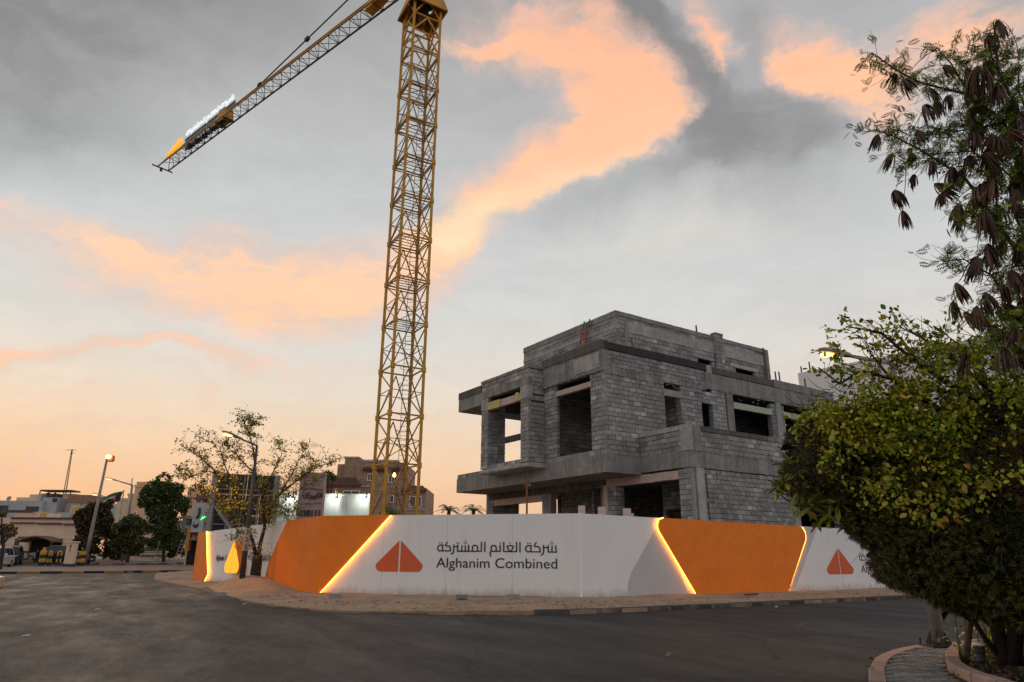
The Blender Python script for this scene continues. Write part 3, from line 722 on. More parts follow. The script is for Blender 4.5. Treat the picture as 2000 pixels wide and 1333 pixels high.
# ------------------------------------------------------------------ unfinished building
# local axes: x runs along the right-hand face, y along the left-hand face, origin at the near corner
BS = 1.10; BK = Vector((4.21 * BS, 30.21 * BS, CAM.z * (1 - BS))); BROT = radians(33.8)
bld = thing('unfinished_building', 'unfinished grey two-storey villa of bare concrete blocks and slabs behind the hoarding', 'building', BK, BROT)
BX = Vector((cos(BROT), sin(BROT), 0)); BY = Vector((-sin(BROT), cos(BROT), 0))
bld.scale = (BS, BS, BS)
def bw(u, v, z): return BK + (BX * u + BY * v + EZ * z) * BS
def cb(name, u0, u1, v0, v1, z0, z1, mat=None, ragged=0.0, parent=None, lab=None):
    """a concrete member; ragged > 0 gives a rough lower or upper edge"""
    mb = MB()
    if ragged:
        L_ = max(u1 - u0, v1 - v0); n_ = max(2, int(L_ / .22)); ul = (u1 - u0) >= (v1 - v0)
        for i in range(n_ + 1):
            t = i / n_; a = rng.uniform(-ragged, ragged); b = rng.uniform(-ragged, ragged); w = rng.uniform(-.012, .012)
            if ul: x = u0 + (u1 - u0) * t; ring = [(x, v0 + w, z0 + a), (x, v1, z0), (x, v1, z1), (x, v0 + w, z1 + b * .6)]
            else: y = v0 + (v1 - v0) * t; ring = [(u0 + w, y, z0 + a), (u1, y, z0), (u1, y, z1), (u0 + w, y, z1 + b * .6)]
            mb.v += ring
            if i:
                k = (i - 1) * 4
                for j in range(4): mb.f.append((k + j, k + (j + 1) % 4, k + 4 + (j + 1) % 4, k + 4 + j))
        mb.f.append((0, 1, 2, 3)); k = n_ * 4; mb.f.append((k + 3, k + 2, k + 1, k))
        o = mb.build(name, mat or MC, parent or bld)
    else:
        mb.box(u0, u1, v0, v1, z0, z1); o = mb.build(name, mat or MC, parent or bld, bevel=.012)
    if lab: o['label'] = lab
    return o
BLK = []                                    # every block: (centre, half sizes, normal)
mort = MB()
def masonry(axis, pos, a0, a1, z0, z1, holes=(), out=-1, th=.2, row=.213, ln=.40, both=False, small=False):
    """a block wall. axis 'v': wall lies in x=pos and runs along y; axis 'u': lies in y=pos and runs along x.
    out: side of the visible face. holes: (a0,a1,z0,z1)"""
    J = .02; nr = max(1, round((z1 - z0) / row)); rh = (z1 - z0) / nr
    # mortar core, cut round the holes
    ed = sorted({a0, a1, *[min(max(h[0], a0), a1) for h in holes], *[min(max(h[1], a0), a1) for h in holes]})
    for p, q in zip(ed[:-1], ed[1:]):
        if q - p < .01: continue
        zs = [(z0, z1)]
        for h in holes:
            if h[0] < (p + q) / 2 < h[1]:
                nz = []
                for c, d in zs:
                    if h[3] <= c or h[2] >= d: nz.append((c, d)); continue
                    if h[2] > c: nz.append((c, h[2]))
                    if h[3] < d: nz.append((h[3], d))
                zs = nz
        for c, d in zs:
            mid_ = (c + d) / 2; op = lambda x: x <= a0 or x >= a1 or any(h[0] < x < h[1] and h[2] < mid_ < h[3] for h in holes)
            p_, q_ = p, q
            if op(p - .02): p_ = p + .03
            if op(q + .02): q_ = q - .03
            f0 = pos - out * .018; f1 = pos - out * (th - (.018 if both else 0)); lo, hi = min(f0, f1), max(f0, f1)
            if q_ - p_ < .02: continue
            if axis == 'v': mort.box(lo, hi, p_, q_, c, d)
            else: mort.box(p_, q_, lo, hi, c, d)
    for r in range(nr):
        c = z0 + r * rh; mid = c + rh / 2
        iv = [(a0, a1)]
        for h in holes:
            if h[2] < mid < h[3]:
                nv = []
                for p, q in iv:
                    if h[1] <= p or h[0] >= q: nv.append((p, q)); continue
                    if h[0] > p: nv.append((p, h[0]))
                    if h[1] < q: nv.append((h[1], q))
                iv = nv
        for p, q in iv:
            if q - p < .04: continue
            x = p; first = True
            while x < q - .03:
                w = ln * (.5 if (first and r % 2) else 1.0) * rng.choice((1, 1, 1, 1, 1, .97, 1.03, .62 if small else 1))
                e = min(q, x + w)
                if q - e < .1: e = q
                first = False
                hw = (e - x - J) / 2; cc = (x + e) / 2 + rng.uniform(-.004, .004)
                if hw > .02:
                    dd = rng.uniform(-.007, .009); zz = mid + rng.uniform(-.004, .004); hh = (rh - J) / 2 * rng.uniform(.965, 1.0)
                    for o_, P_ in ((out, pos), *(((-out, pos - out * th),) if both else ())):
                        hd = .045 if both else th / 2 - .012; ctr = P_ - o_ * hd + o_ * dd
                        if axis == 'v': BLK.append(((ctr, cc, zz), (hd, hw, hh), (o_, 0, 0)))
                        else: BLK.append(((cc, ctr, zz), (hw, hd, hh), (0, o_, 0)))
                x = e
ZS, ZF = 5.16, 5.95                         # first-floor slab soffit and top
ZR0, ZR1 = 10.30, 10.80                     # roof slab
# --- first-floor slab with deep edge, balcony slab
cb('floor_slab', 0, 18.3, 0, 13.38, ZS, ZF, MC, .012, lab='deep cantilevered first-floor slab')
cb('floor_slab', 2.04, 18.3, -2.89, -.004, ZS + .09, ZF, MC, .012, lab='balcony slab with its stained edge')
# row of blocks on the slab edge at the far left (terrace kerb)
masonry('v', .02, 9.1, 13.34, ZF, 6.2, out=-1, ln=.3)
masonry('v', .015, 0, 4.57, ZF, 6.2, out=-1)
# --- main left wall between corner and bay
masonry('v', 0, 0, 4.57, 6.2, 9.76, [(.97, 3.56, 6.2, 9.76)], out=-1, small=True)
cb('edge_beam', -.10, .25, -.02, 4.56, 9.76, 10.80, MC, .01)
cb('concrete_patch', -.118, .0, .14, 2.02, 9.92, 10.66, MCL, .012, lab='pale fresh beam face above the corner window')
cb('parapet_cap', -.16, .3, -.05, 4.62, 10.80, 11.22, MCD, .012)
cb('lintel', -.04, .18, .90, 3.62, 9.16, 9.42, MPINK)
# --- bay
masonry('v', -1.0, 4.57, 9.05, 6.02, 9.62, [(5.25, 8.37, 6.02, 9.9)], out=-1)
masonry('v', -.985, 5.25, 8.37, 5.97, 6.2, out=-1, ln=.25)
masonry('u', 4.57, -1.0, 0, 6.02, 10.72, [(-1, 0, 9.1, 9.35)], out=-1, th=.2)
masonry('u', 8.37, -1.0, -.32, 6.2, 9.3, out=-1, th=.3)
cb('ring_beam', -1.015, 0, 4.555, 4.7, 9.1, 9.35, MC, .012)
cb('bay_slab', -1.03, 0, 4.54, 9.09, 5.76, 5.98, MCL, .03, lab='rough bay floor slab with torn edge')
cb('bay_beam', -1.02, -.75, 4.56, 9.06, 9.87, 10.30, MC, .012)
cb('bay_pier_head', -1.02, -.75, 4.56, 5.26, 9.22, 9.865, MCL, .01); cb('bay_pier_head', -1.02, -.75, 8.37, 9.06, 9.2, 9.865, MCL, .01)
masonry('v', -1.0, 4.57, 9.05, 10.30, 10.74, out=-1)
cb('bay_cap', -1.04, .3, 4.53, 9.09, 10.74, 10.90, MC, .012)
cb('bay_roof', -.75, 0.2, 4.7, 9.05, 10.31, 10.5, MCD)
cb('lintel', -.98, -.78, 5.25, 8.37, 9.18, 9.56, MPINK)
cb('formwork_board', -1.025, -.985, 7.15, 8.40, 9.17, 9.58, MPLY, .02, lab='yellow plywood board on the bay lintel'); cb('formwork_board', -1.03, -.985, 5.42, 5.72, 9.2, 9.62, MPLY, .02, lab='narrow yellow plywood piece on the bay lintel')
# pillar of the bay and dark return behind it
masonry('u', 8.385, -.30, .15, 6.0, 9.85, out=-1, th=.3)
# --- cantilevered roof slab at the far left
cb('roof_cantilever', -1.0, 18.0, 9.06, 11.64, 9.60, 10.30, MC, .01); cb('roof_upstand', -1.02, 17.9, 9.10, 11.66, 10.32, 10.72, MCD, .012)
# --- roof slab, beams under it seen through the bay
cb('roof_slab', .26, 18.3, .22, 9.04, 10.32, 10.60, MCD)
cb('roof_beam', 0.3, 9.0, 8.7, 9.03, 9.3, 10.3, MCD); cb('roof_beam', 5.2, 5.5, .3, 9, 9.55, 10.3, MCD); cb('roof_beam', 6.0, 6.3, 9.6, 12, 8.95, 9.55, MC)
cb('trestle_beam', 3.0, 3.25, 8.8, 13.0, 8.35, 8.7, MCD)
# interior walls that close the rooms
masonry('u', 5.0, .3, 5.2, ZF, 10.3, out=-1); masonry('v', 5.2, .2, 4.9, ZF, 10.3, out=-1, both=True)
masonry('v', 8.6, .2, 8.9, ZF, 10.3, out=-1); masonry('u', 4.6, 8.6, 18.1, ZF, 10.3, out=-1)
cb('column', 5.3, 5.7, 8.6, 9.0, ZF, 9.3, MCD); cb('column', 2.0, 2.4, 12.6, 13.0, ZF, 9.6, MC)
# --- right face, upper floor
masonry('u', 0, 0, 3.86, ZF, 9.62, [], out=-1); masonry('u', 0, 3.86, 6.6, ZF, 9.12, [(3.86, 5.0, ZF, 9.12), (6.5, 6.6, ZF, 9.12)], out=-1)
masonry('u', 0, 6.6, 8.35, ZF, 9.7, [(6.6, 7.33, ZF, 9.12)], out=-1, small=True)
masonry('u', 0, 3.86, 6.6, 9.12, 9.75, [(3.86, 5.0, 9.12, 9.75), (6.5, 6.6, 9, 9.12)], out=-1)
masonry('v', 5.0, .0, .35, 6.0, 9.1, out=-1); masonry('v', 7.33, .0, .3, 6.0, 9.1, out=-1)
cb('corner_column', -.02, .42, -.025, .3, 9.62, 10.05, MC, .02)
masonry('u', 0, .42, 6.9, 10.02, 10.80, out=-1); masonry('u', 0, 0.0, .42, 10.06, 10.8, out=-1)
cb('ring_beam', .44, 3.84, -.02, .2, 9.63, 10.01, MC, .025); cb('ring_beam', 5.02, 6.9, -.018, .2, 9.76, 10.01, MC, .02); cb('ring_beam', 3.84, 5.02, -.022, .2, 9.76, 10.015, MCL, .012)
cb('parapet_band', .02, 7.0, -.06, .25, 10.82, 11.16, MTAR, .01, lab='black bitumen band on the roof edge'); cb('parapet_band', 7.02, 7.4, -.05, .25, 10.7, 11.14, MCL, .01)
cb('lintel', 3.80, 5.06, -.03, .15, 9.09, 9.42, MLINT)
cb('edge_beam', 6.9, 18.32, -.04, .25, 9.86, 10.72, MC, .015)
cb('parapet_band', 7.4, 12.6, -.045, .25, 10.76, 11.1, MCD, .012); cb('parapet_band', 12.6, 18.35, -.06, .25, 10.74, 11.18, MC, .01, lab='long pale parapet at the right end')
masonry('u', 0, 7.33, 8.35, 9.7, 9.86, out=-1)
cb('column', 8.42, 8.92, -.035, .25, 7.55, 9.86, MC, .01); masonry('u', 0, 8.35, 12.2, ZF, 7.83, out=-1)
cb('sill_band', 7.4, 12.3, -.04, .22, 7.52, 7.83, MC, .02)
masonry('u', 0, 12.12, 12.55, 7.83, 9.75, out=-1, ln=.25); cb('column', 12.55, 13.0, -.045, .25, ZF, 9.86, MCL, .015); masonry('u', 0, 13.0, 13.3, ZF, 9.75, out=-1, ln=.25)
cb('lintel', 8.98, 12.15, -.03, .12, 9.09, 9.42, MGRN, .006); cb('lintel', 13.2, 15.7, -.03, .12, 9.09, 9.42, MGRN)
masonry('u', 0, 13.3, 18.3, ZF, 9.86, [(13.3, 15.5, 7.0, 9.86)], out=-1); masonry('v', 12.14, 0.02, .3, 7.83, 9.7, out=-1)
# --- balcony
masonry('u', -2.89, 2.86, 18.3, ZF, 6.84, out=-1); masonry('v', 2.06, -2.5, -.02, ZF, 6.84, out=-1)
cb('balcony_coping', 2.02, 2.28, -2.6, 0, 6.85, 7.05, MCL, .008); cb('balcony_coping', 2.9, 7.5, -2.93, -2.67, 6.85, 7.06, MCD, .012); cb('balcony_coping', 7.52, 18.3, -2.92, -2.67, 6.85, 7.06, MC, .012)
cb('balcony_corner_column', 2.0, 2.3, -2.93, -2.5, ZF, 7.06, MCL, .01); cb('balcony_corner_column', 2.3, 2.86, -2.915, -2.5, ZF, 7.05, MC, .01)
cb('column', 2.10, 2.36, -2.86, -2.5, 0, 5.24, MC, .008); cb('column', 2.42, 2.86, -2.91, -2.5, 0, 5.24, MCL, .008)
cb('drain_pipe', 2.36, 2.42, -2.82, -2.76, 0, 5.2, MCD)
# --- ground floor right wall
masonry('u', -2.86, 2.88, 9.0, 0, 3.82, [(3.02, 3.12, 0, 3.75)], out=-1, ln=.33); masonry('u', -2.86, 2.88, 9.0, 4.02, 5.22, [(3.0, 3.1, 4.1, 5.05)], out=-1, ln=.33)
cb('mid_band', 2.88, 9.0, -2.875, -2.66, 3.82, 4.02, MC, .02); cb('column', 8.95, 9.35, -2.92, -2.5, 0, 5.24, MCL, .01); masonry('u', -2.86, 12.4, 18.3, 0, 5.2, out=-1)
masonry('v', 2.07, -2.86, -2.21, 0, 5.2, out=-1, ln=.3, small=True)
cb('lintel', 2.06, 2.35, -2.2, 2.45, 4.79, 5.155, MPINK, .015, lab='warm brown lintel over the wide ground-floor opening')
masonry('v', 2.07, 1.76, 2.33, 0, 4.78, out=-1, ln=.3, small=True); masonry('u', 1.76, 2.07, 2.6, 0, 4.78, out=-1, ln=.3)
cb('column', 2.05, 2.5, 2.34, 2.64, 0, 4.9, MPINK)
cb('beam', 2.10, 2.4, 2.64, 13.34, 4.80, 5.155, MCD, .01); cb('beam', 2.12, 2.38, 7.67, 12.6, 4.45, 4.795, MPINK, .01)
cb('column', 2.06, 2.45, 6.85, 7.63, 0, 4.80, MC, .01); cb('column', 2.07, 2.3, 13.0, 13.34, 0, 5.15, MC); masonry('v', 2.09, 12.64, 13.0, 0, 4.8, out=-1, ln=.3); masonry('u', 12.62, 2.1, 4.0, 0, 4.8, out=-1, ln=.3)
masonry('v', 4.6, 4.9, 9.2, 0, 5.15, out=-1)
masonry('v', 5.6, -2.6, 2.2, 0, 5.15, [(.9, 2.0, 0, 3.9)], out=-1); cb('column', 3.6, 3.9, 4.3, 4.6, 0, 5.15, MPINK); masonry('u', 5.4, 3.8, 9.0, 0, 5.15, out=-1, ln=.3)
masonry('u', 9.4, 4.6, 18.0, 0, 5.15, [(5.2, 8.2, 0, 4.1)], out=-1)
masonry('v', 9.6, -2.6, 9.2, 0, 5.15, out=-1)
masonry('u', 5.3, 5.0, 8.6, ZF, 10.3, out=-1); masonry('v', 2.62, 5.0, 6.0, ZF, 10.3, out=-1)
# closing far walls
masonry('v', 18.1, -2.8, 9.0, 0, 5.1, out=1); masonry('v', 18.1, 0.2, 9.0, ZF, 10.3, out=1)
cb('ground_slab', .6, 18.0, -2.5, 13.0, .05, .45, MCD)
# --- roof block, set back one metre
RZ = 12.93
masonry('v', 1.0, .15, 7.85, 10.8, 12.05, [(3.62, 3.78, 10.8, 12.05)], out=-1, small=True); masonry('v', 1.0, .15, 7.85, 12.25, 12.62, out=-1)
cb('roof_block_band', .985, 1.2, .14, 7.87, 12.05, 12.25, MCL, .01); cb('roof_block_cap', .98, 1.2, .13, 7.88, 12.62, RZ, MC, .008)
cb('column', .99, 1.2, 3.62, 3.78, 10.9, 12.05, MCL)
masonry('u', .15, 1.0, 1.73, 10.8, 12.52, out=-1); cb('column', 1.56, 1.72, .13, .3, 10.9, 12.5, MC, .01)
masonry('u', .15, 1.73, 7.95, 10.8, 11.95, [(6.66, 7.7, 10.8, 11.45), (1.98, 2.05, 10.9, 11.8)], out=-1)
masonry('u', .15, 1.0, 12.4, 12.52, 12.70, out=-1); cb('roof_block_cap', .98, 8.05, .12, .36, 12.70, RZ, MC, .008)
cb('roof_block_beam', 1.74, 8.0, .125, .35, 11.95, 12.52, MCL, .012)
masonry('u', .0, 8.02, 8.62, 10.8, 13.02, out=-1, th=.35, ln=.25); cb('column', 8.0, 8.64, -.01, .35, 13.02, 13.12, MC); masonry('v', 8.02, .0, .15, 10.8, 13.0, out=-1)
masonry('u', .15, 8.64, 12.3, 10.8, 11.9, [(9.65, 11.2, 10.8, 11.4)], out=-1); cb('roof_block_beam', 8.66, 12.1, .125, .35, 11.9, 12.52, MCL, .012); cb('roof_block_cap', 8.64, 12.5, .12, .36, 12.70, 12.92, MC, .01)
cb('column', 12.12, 12.3, .1, .4, 10.8, 12.98, MCD); cb('column', 12.34, 12.62, .11, .4, 10.8, 12.93, MC)
cb('lintel', 6.3, 7.9, .09, .3, 11.47, 11.62, MLINT); cb('lintel', 9.45, 11.5, .09, .3, 11.42, 11.62, MPINK)
masonry('v', 12.4, .4, 7.8, 10.7, 12.9, out=1); masonry('u', 7.85, 1.0, 12.4, 10.6, 12.9, out=1); cb('roof_block_slab', 1.25, 12.3, .4, 7.8, 12.2, 12.4, MCD)
mort.build('mortar', MMOR, bld)
# blocks: the 300 that show largest are parts, the rest one part
def score(b):
    c = bw(*b[0]); n_ = BX * b[2][0] + BY * b[2][1]; d = CAM - c
    hs = sorted(b[1]); return hs[1] * hs[2] * max(0, n_.dot(d.normalized())) / d.length_squared
BLK.sort(key=score, reverse=True)
vis = [b for b in BLK if not (.3 < b[0][0] < 1.9 and b[0][1] > .3) and b[0][0] < 19 and (b[0][2] > 2.4)]
inner = lambda b: (b[0][0] > .5 and b[0][1] > .2 and b[0][2] > 5.9 and b[0][2] < 10.7) or (b[0][0] > 3 and b[0][1] > -2.5 and b[0][2] < 5.2)
top300 = set(); uc = MB().box(-1, 1, -1, 1, -1, 1)
o0 = uc.build('block', MBL, bld, fix=True); ume = o0.data; bpy.data.objects.remove(o0)
cnt = 0; rest = MB()
for b in BLK:
    if cnt < 300 and b[0][2] > 3.3 and not inner(b):
        o = bpy.data.objects.new('block', ume); col.objects.link(o); o.parent = bld; o.location = b[0]; o.scale = b[1]; cnt += 1
    elif b[0][2] > .8:
        (x, y, z), (hx, hy, hz), _ = b; rest.box(x - hx, x + hx, y - hy, y + hy, z - hz, z + hz)
stuff(rest.build('blockwork', MBL, bld))
print('blocks', len(BLK))
# mortar droppings and torn concrete along the slab edges
drip = MB()
for i in range(520):
    k = rng.random()
    if k < .3: p = (-1.03 - rng.uniform(0, .01), rng.uniform(4.6, 9), 5.77 + abs(rng.gauss(0, .03)))
    elif k < .55: p = (-.12, rng.uniform(0, 4.5), rng.choice((9.76, 10.8)) + rng.gauss(0, .03))
    elif k < .8: p = (rng.uniform(2.9, 9), -2.9, rng.choice((5.27, 5.96, 4.03)) + rng.gauss(0, .02))
    else: p = (rng.uniform(.4, 12), -.03, rng.choice((9.63, 10.02, 9.87)) + rng.gauss(0, .04))
    s_ = rng.uniform(.012, .04); a = rng.uniform(0, 3)
    drip.obox(p, (s_ * cos(a), s_ * .4, s_ * sin(a)), (0, s_ * .7, 0), (-s_ * sin(a), 0, s_ * cos(a) * .7))
stuff(drip.build('mortar_droppings', MC, bld))
# loose things on the building
def rebar(u, v, z, h, lab, lean=(0, 0)):
    mb = MB().tube([(0, 0, 0), (lean[0] * h, lean[1] * h, h)], .045, 6); o = mb.build('rebar_stub', MREB, bld); o.location = (u, v, z); o['label'] = lab; return o
for u, v, z, h in ((6.9, .3, 12.9, .45), (13.2, .2, 11.15, .62), (13.55, .2, 11.15, .66), (16.0, .2, 11.15, .62)):
    rebar(u, v, z, h, 'starter bars standing on the roof edge', (-.04, 0))
lad = thing('roof_ladder', 'small red and green timber ladder leaning on the rooftop block wall', 'ladder', bw(.86, 2.5, 11.2), BROT); lad.scale = (BS, BS, BS)
def ladder(root, base_y, w, h, lean, n, mrail, mr, w_r=.05, alt=None):
    for s_ in (-1, 1):
        MB().bar((-lean * h * .25, s_ * w / 2, 0), (lean * 0, s_ * w / 2 - .0 + base_y, h), w_r, w_r * .7).build('rail', mrail, root)
    for i in range(n):
        t = (i + .4) / n; y = base_y * t
        MB().bar((-lean * h * .25 * (1 - t) - .03, y - w / 2 - .05, h * t), (-lean * h * .25 * (1 - t) - .03, y + w / 2 + .05, h * t), .025, .13 if alt else .05).build('rung', alt[i % len(alt)] if alt else mr, root)
MRED = plain('red_paint', (.34, .10, .075), .7, .3, 4); MGR2 = plain('green_paint', (.03, .22, .13), .7, .3, 4)
ladder(lad, -.42, .42, 1.75, .3, 5, MRED, MRED, .06, [MGR2, MRED, MRED, MRED, MGR2])
prop = thing('rusty_prop', 'thin rusty steel pole with a work light standing below the bay', 'pole', gz(1028, 1075, .1))
pb_ = prop.location; hgt = (dp(1029, 948, hypot(pb_.x, pb_.y)).z) - .1
pq = dp(1029, 985, 32.0); prop.location = (pq.x, pq.y, .1); hp = dp(1029, 937, 32.0).z
MB().tube([(0, 0, 0), (0, 0, hp - .1)], .045, 8).build('shaft', MRUST, prop)
MB().box(-.10, .10, -.05, .05, hp - .42, hp - .12).build('clamp', MRUST, prop); MB().tube([(0, 0, hp - .15), (-.1, 0, hp + .1), (-.35, 0, hp + .2)], .012, 5).build('cable', MREB, prop)
MB().lathe((.13, -.02, hp - .42), [(.03, 0), (.055, .04), (.05, .1), (.02, .12)], 10).build('lamp', MSTEEL, prop)
# stacks of pale blocks that show above the hoarding
MPALE = plain('pale_block', (.62, .50, .46), .9, .08, 3)
for px0, px1, pyt, lab, ex in ((1129.5, 1142, 988, 'leftmost narrow stack of pale pink blocks peeping over the hoarding at the corner', 0), (1168, 1182, 990.5, 'narrow stack of pale pink blocks just left of the ground-floor pier', 0), (1217.5, 1231, 993.5, 'stepped stack of pale pink blocks inside the wide dark opening', 1)):
    DD = (28.9, 30.2, 31.9)[int(px0 > 1150) + int(px0 > 1200)]; a = dp(px0, pyt, DD); b = dp(px1, pyt, DD); w = (b - a).length
    st = thing('block_stack', lab, 'block stack', ((a.x + b.x) / 2, (a.y + b.y) / 2, .1), 0, 'pale block stacks behind the hoarding')
    n_ = 17; hh = (a.z - .1) / n_
    for i in range(n_):
        ww = w * (1.0 if i > 9 else 2.2)
        MB().box(-ww / 2 + rng.uniform(-.006, .006), ww / 2, -.15, .15, i * hh, (i + 1) * hh - .006).build('pale_block', MPALE, st)
        if ex and i < n_ - 1: MB().box(ww / 2 + .004, ww / 2 + (.22 if i < n_ - 3 else .12), -.14, .14, i * hh, (i + 1) * hh - .006).build('pale_block', MPALE, st)

# ------------------------------------------------------------------ tower crane
CX, CY = -6.88, 41.43
crane = thing('tower_crane', 'tall yellow tower crane with a lattice mast rising behind the orange hoarding', 'crane', (CX, CY, 0), 0)
# leg positions in plan: near-left, right, far, left, seen from the camera
phi = radians(30.7); hs = 1.03
corn = [Vector((hs * (cos(phi) * a - sin(phi) * b), hs * (sin(phi) * a + cos(phi) * b), 0)) for a, b in ((-1, -1), (1, -1), (1, 1), (-1, 1))]
SEC0, SECH, NSEC = 3.78, 2.95, 11
zlev = [SEC0] + [6.73 + SECH * k for k in range(NSEC)]
for i, (z0, z1) in enumerate(zip(zlev[:-1], zlev[1:])):
    e = bpy.data.objects.new('mast_section', None); col.objects.link(e); e.parent = crane; e.location = (0, 0, z0)
    H = z1 - z0; upper = i > 3
    for k in range(4):
        a, b = corn[k], corn[(k + 1) % 4]
        MB().box(-.085, .085, -.085, .085, 0, H - .02).build('leg', MCRY, e, bevel=.01).location = a
        mid = (a + b) / 2
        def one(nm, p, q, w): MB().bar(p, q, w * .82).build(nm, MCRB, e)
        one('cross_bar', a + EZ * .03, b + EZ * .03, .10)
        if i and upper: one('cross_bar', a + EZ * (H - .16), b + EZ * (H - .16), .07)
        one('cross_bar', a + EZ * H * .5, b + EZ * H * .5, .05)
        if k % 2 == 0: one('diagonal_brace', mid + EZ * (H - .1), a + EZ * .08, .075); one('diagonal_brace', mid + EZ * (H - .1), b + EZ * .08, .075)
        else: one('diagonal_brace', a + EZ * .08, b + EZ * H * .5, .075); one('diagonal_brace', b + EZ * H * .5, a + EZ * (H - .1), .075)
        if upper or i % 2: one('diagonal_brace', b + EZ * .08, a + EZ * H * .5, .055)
        g_ = MB().box(-.13, .13, -.13, .13, -.17, .17).build('joint_collar', MCRY, e, bevel=.02); g_.location = a
    # ladder with hoops and a small rest platform
    lm = MB(); lx, ly = corn[2].x * .45, corn[2].y * .55
    for s_ in (-.2, .2): lm.bar((lx + s_, ly, 0), (lx + s_, ly, H), .03)
    for t in range(int(H / .3)): lm.bar((lx - .2, ly, .15 + t * .3), (lx + .2, ly, .15 + t * .3), .02)
    for t in (.3, 1.3, 2.2):
        lm.tube([(lx + .38 * sin(q), ly - .38 * (1 + cos(q)) + .05 - .0, t) for q in [pi + x_ * 2 * pi / 10 for x_ in range(-5, 6)]][1:-1], .014, 4)
    lm.build('access_ladder', MCRD, e)
    if upper:
        pm = MB()
        for t in range(4): pm.bar(corn[0] * .9 + (corn[3] - corn[0]) * (.2 * t + .15) + EZ * .05, corn[1] * .9 + (corn[2] - corn[1]) * (.2 * t + .15) + EZ * .05, .04)
        pm.build('platform_grating', MCRD, e)
# base frame with splayed feet
for k in range(4):
    a = corn[k]; b = corn[(k + 1) % 4]
    MB().bar(a + EZ * 3.7, b + EZ * 3.7, .2, .24).build('base_beam', MCRY, crane)
    MB().prism([a * 1.05 + EZ * 3.75, a * 1.75 + EZ * 2.2, a * 1.75 + EZ * .1, a * 1.45 + EZ * .1, a * .9 + EZ * 3.2], (.18 * (b - a).normalized())).build('base_foot', MCRY, crane)
    MB().bar(a + EZ * .2, a + EZ * 3.7, .2).build('base_post', MCRY, crane)
    MB().bar(a + EZ * 3.6, (a + b) / 2 + EZ * 2.0, .12).build('base_brace', MCRY, crane)
# slewing ring, turret
ZT = zlev[-1]
sl = bpy.data.objects.new('slewing_unit', None); col.objects.link(sl); sl.parent = crane; sl.location = (0, 0, ZT)
for k in range(4):
    a, b = corn[k], corn[(k + 1) % 4]
    MB().box(-.085, .085, -.085, .085, 0, 5.0).build('leg', MCRY, sl).location = a
    m = MB(); m.bar(a + EZ * .03, b + EZ * .03, .1); m.bar(a + EZ * 1.5, b + EZ * 1.5, .07); m.bar((a + b) / 2 + EZ * 1.5, a + EZ * .1, .08); m.bar((a + b) / 2 + EZ * 1.5, b + EZ * .1, .08); m.bar((a + b) / 2 + EZ * 2.9, a + EZ * 1.5, .1); m.bar((a + b) / 2 + EZ * 2.9, b + EZ * 1.5, .1); m.bar(a + EZ * 2.95, b + EZ * 2.95, .1); m.bar((a + b) / 2 + EZ * 4.6, a + EZ * 2.95, .1); m.bar((a + b) / 2 + EZ * 4.6, b + EZ * 2.95, .1)
    m.build('diagonal_brace', MCRY, sl)
    a2, b2 = a * 1.36, b * 1.36
    MB().prism([a2 + EZ * 3.95, b2 + EZ * 3.95, b * 1.02 + EZ * 5.4, a * 1.02 + EZ * 5.4], (a + b).normalized() * .05).build('collar_plate', MCRY, sl)
    MB().bar(a * 1.35 + EZ * 3.93, b * 1.35 + EZ * 3.93, .12).build('collar_rim', MCRY, sl)
MB().lathe((0, 0, 3.2), [(.15, -.2), (.3, .4), (.55, 1.6), (.8, 2.0)], 16).build('drive_housing', MCRD, sl)
MB().lathe((0, 0, 5.42), [(1.2, 0), (1.25, .02), (1.25, .22), (1.2, .24)], 36).build('slewing_ring', MCRD, sl)
MB().box(-1.08, 1.08, -1.08, 1.08, 5.68, 6.7).build('ring_box', MCRY, sl, bevel=.04)
MB().box(-.9, .9, -.9, .9, 6.72, 7.6).build('turret', MCRY, sl, bevel=.05)
for a, b in ((-.8, -.8), (.8, -.8), (.8, .8), (-.8, .8)): MB().bar((a, b, 7.6), (a * .15, b * .15, 15), .14).build('apex_leg', MCRY, sl)
APEX = Vector((CX, CY, ZT + 15))
# jib
ZJ = 44.5
tip = gz(318, 330, ZJ); q2 = gz(745, 0, ZJ); jd = Vector((tip.x - CX, tip.y - CY, 0)); JL = jd.length; jd.normalize(); jn = Vector((-jd.y, jd.x, 0))
jib = bpy.data.objects.new('jib', None); col.objects.link(jib); jib.parent = crane; jib.location = (0, 0, 0)
C0 = Vector((0, 0, ZJ)); HWJ, HJ = .62, 1.25
def jp(s, lat, up): return C0 + jd * s + jn * lat + EZ * up
for lat, up, r_ in ((-HWJ, 0, .12), (HWJ, 0, .12), (0, HJ, .10)):
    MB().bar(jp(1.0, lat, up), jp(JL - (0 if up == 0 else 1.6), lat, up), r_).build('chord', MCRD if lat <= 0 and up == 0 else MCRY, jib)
nb_ = int((JL - 1.5) / 1.5); lac = MB(); lac2 = MB()
for i in range(nb_):
    s0 = 1.2 + i * 1.5; s1 = s0 + 1.5; sm = (s0 + s1) / 2
    if s1 > JL - 1.2: break
    for lat in (-HWJ, HWJ):
        lac.bar(jp(s0, lat, 0), jp(sm, 0, HJ), .05); lac.bar(jp(sm, 0, HJ), jp(s1, lat, 0), .05)
    lac2.bar(jp(s0, -HWJ, 0), jp(s0, HWJ, 0), .05); lac2.bar(jp(s0, -HWJ, 0), jp(s1, HWJ, 0), .04)
    if i % 2: lac.bar(jp(s0, -HWJ, .02), jp(s0, 0, HJ), .035)
stuff(lac.build('side_lacing', MCRD, jib)); stuff(lac2.build('bottom_lacing', MCRD, jib))
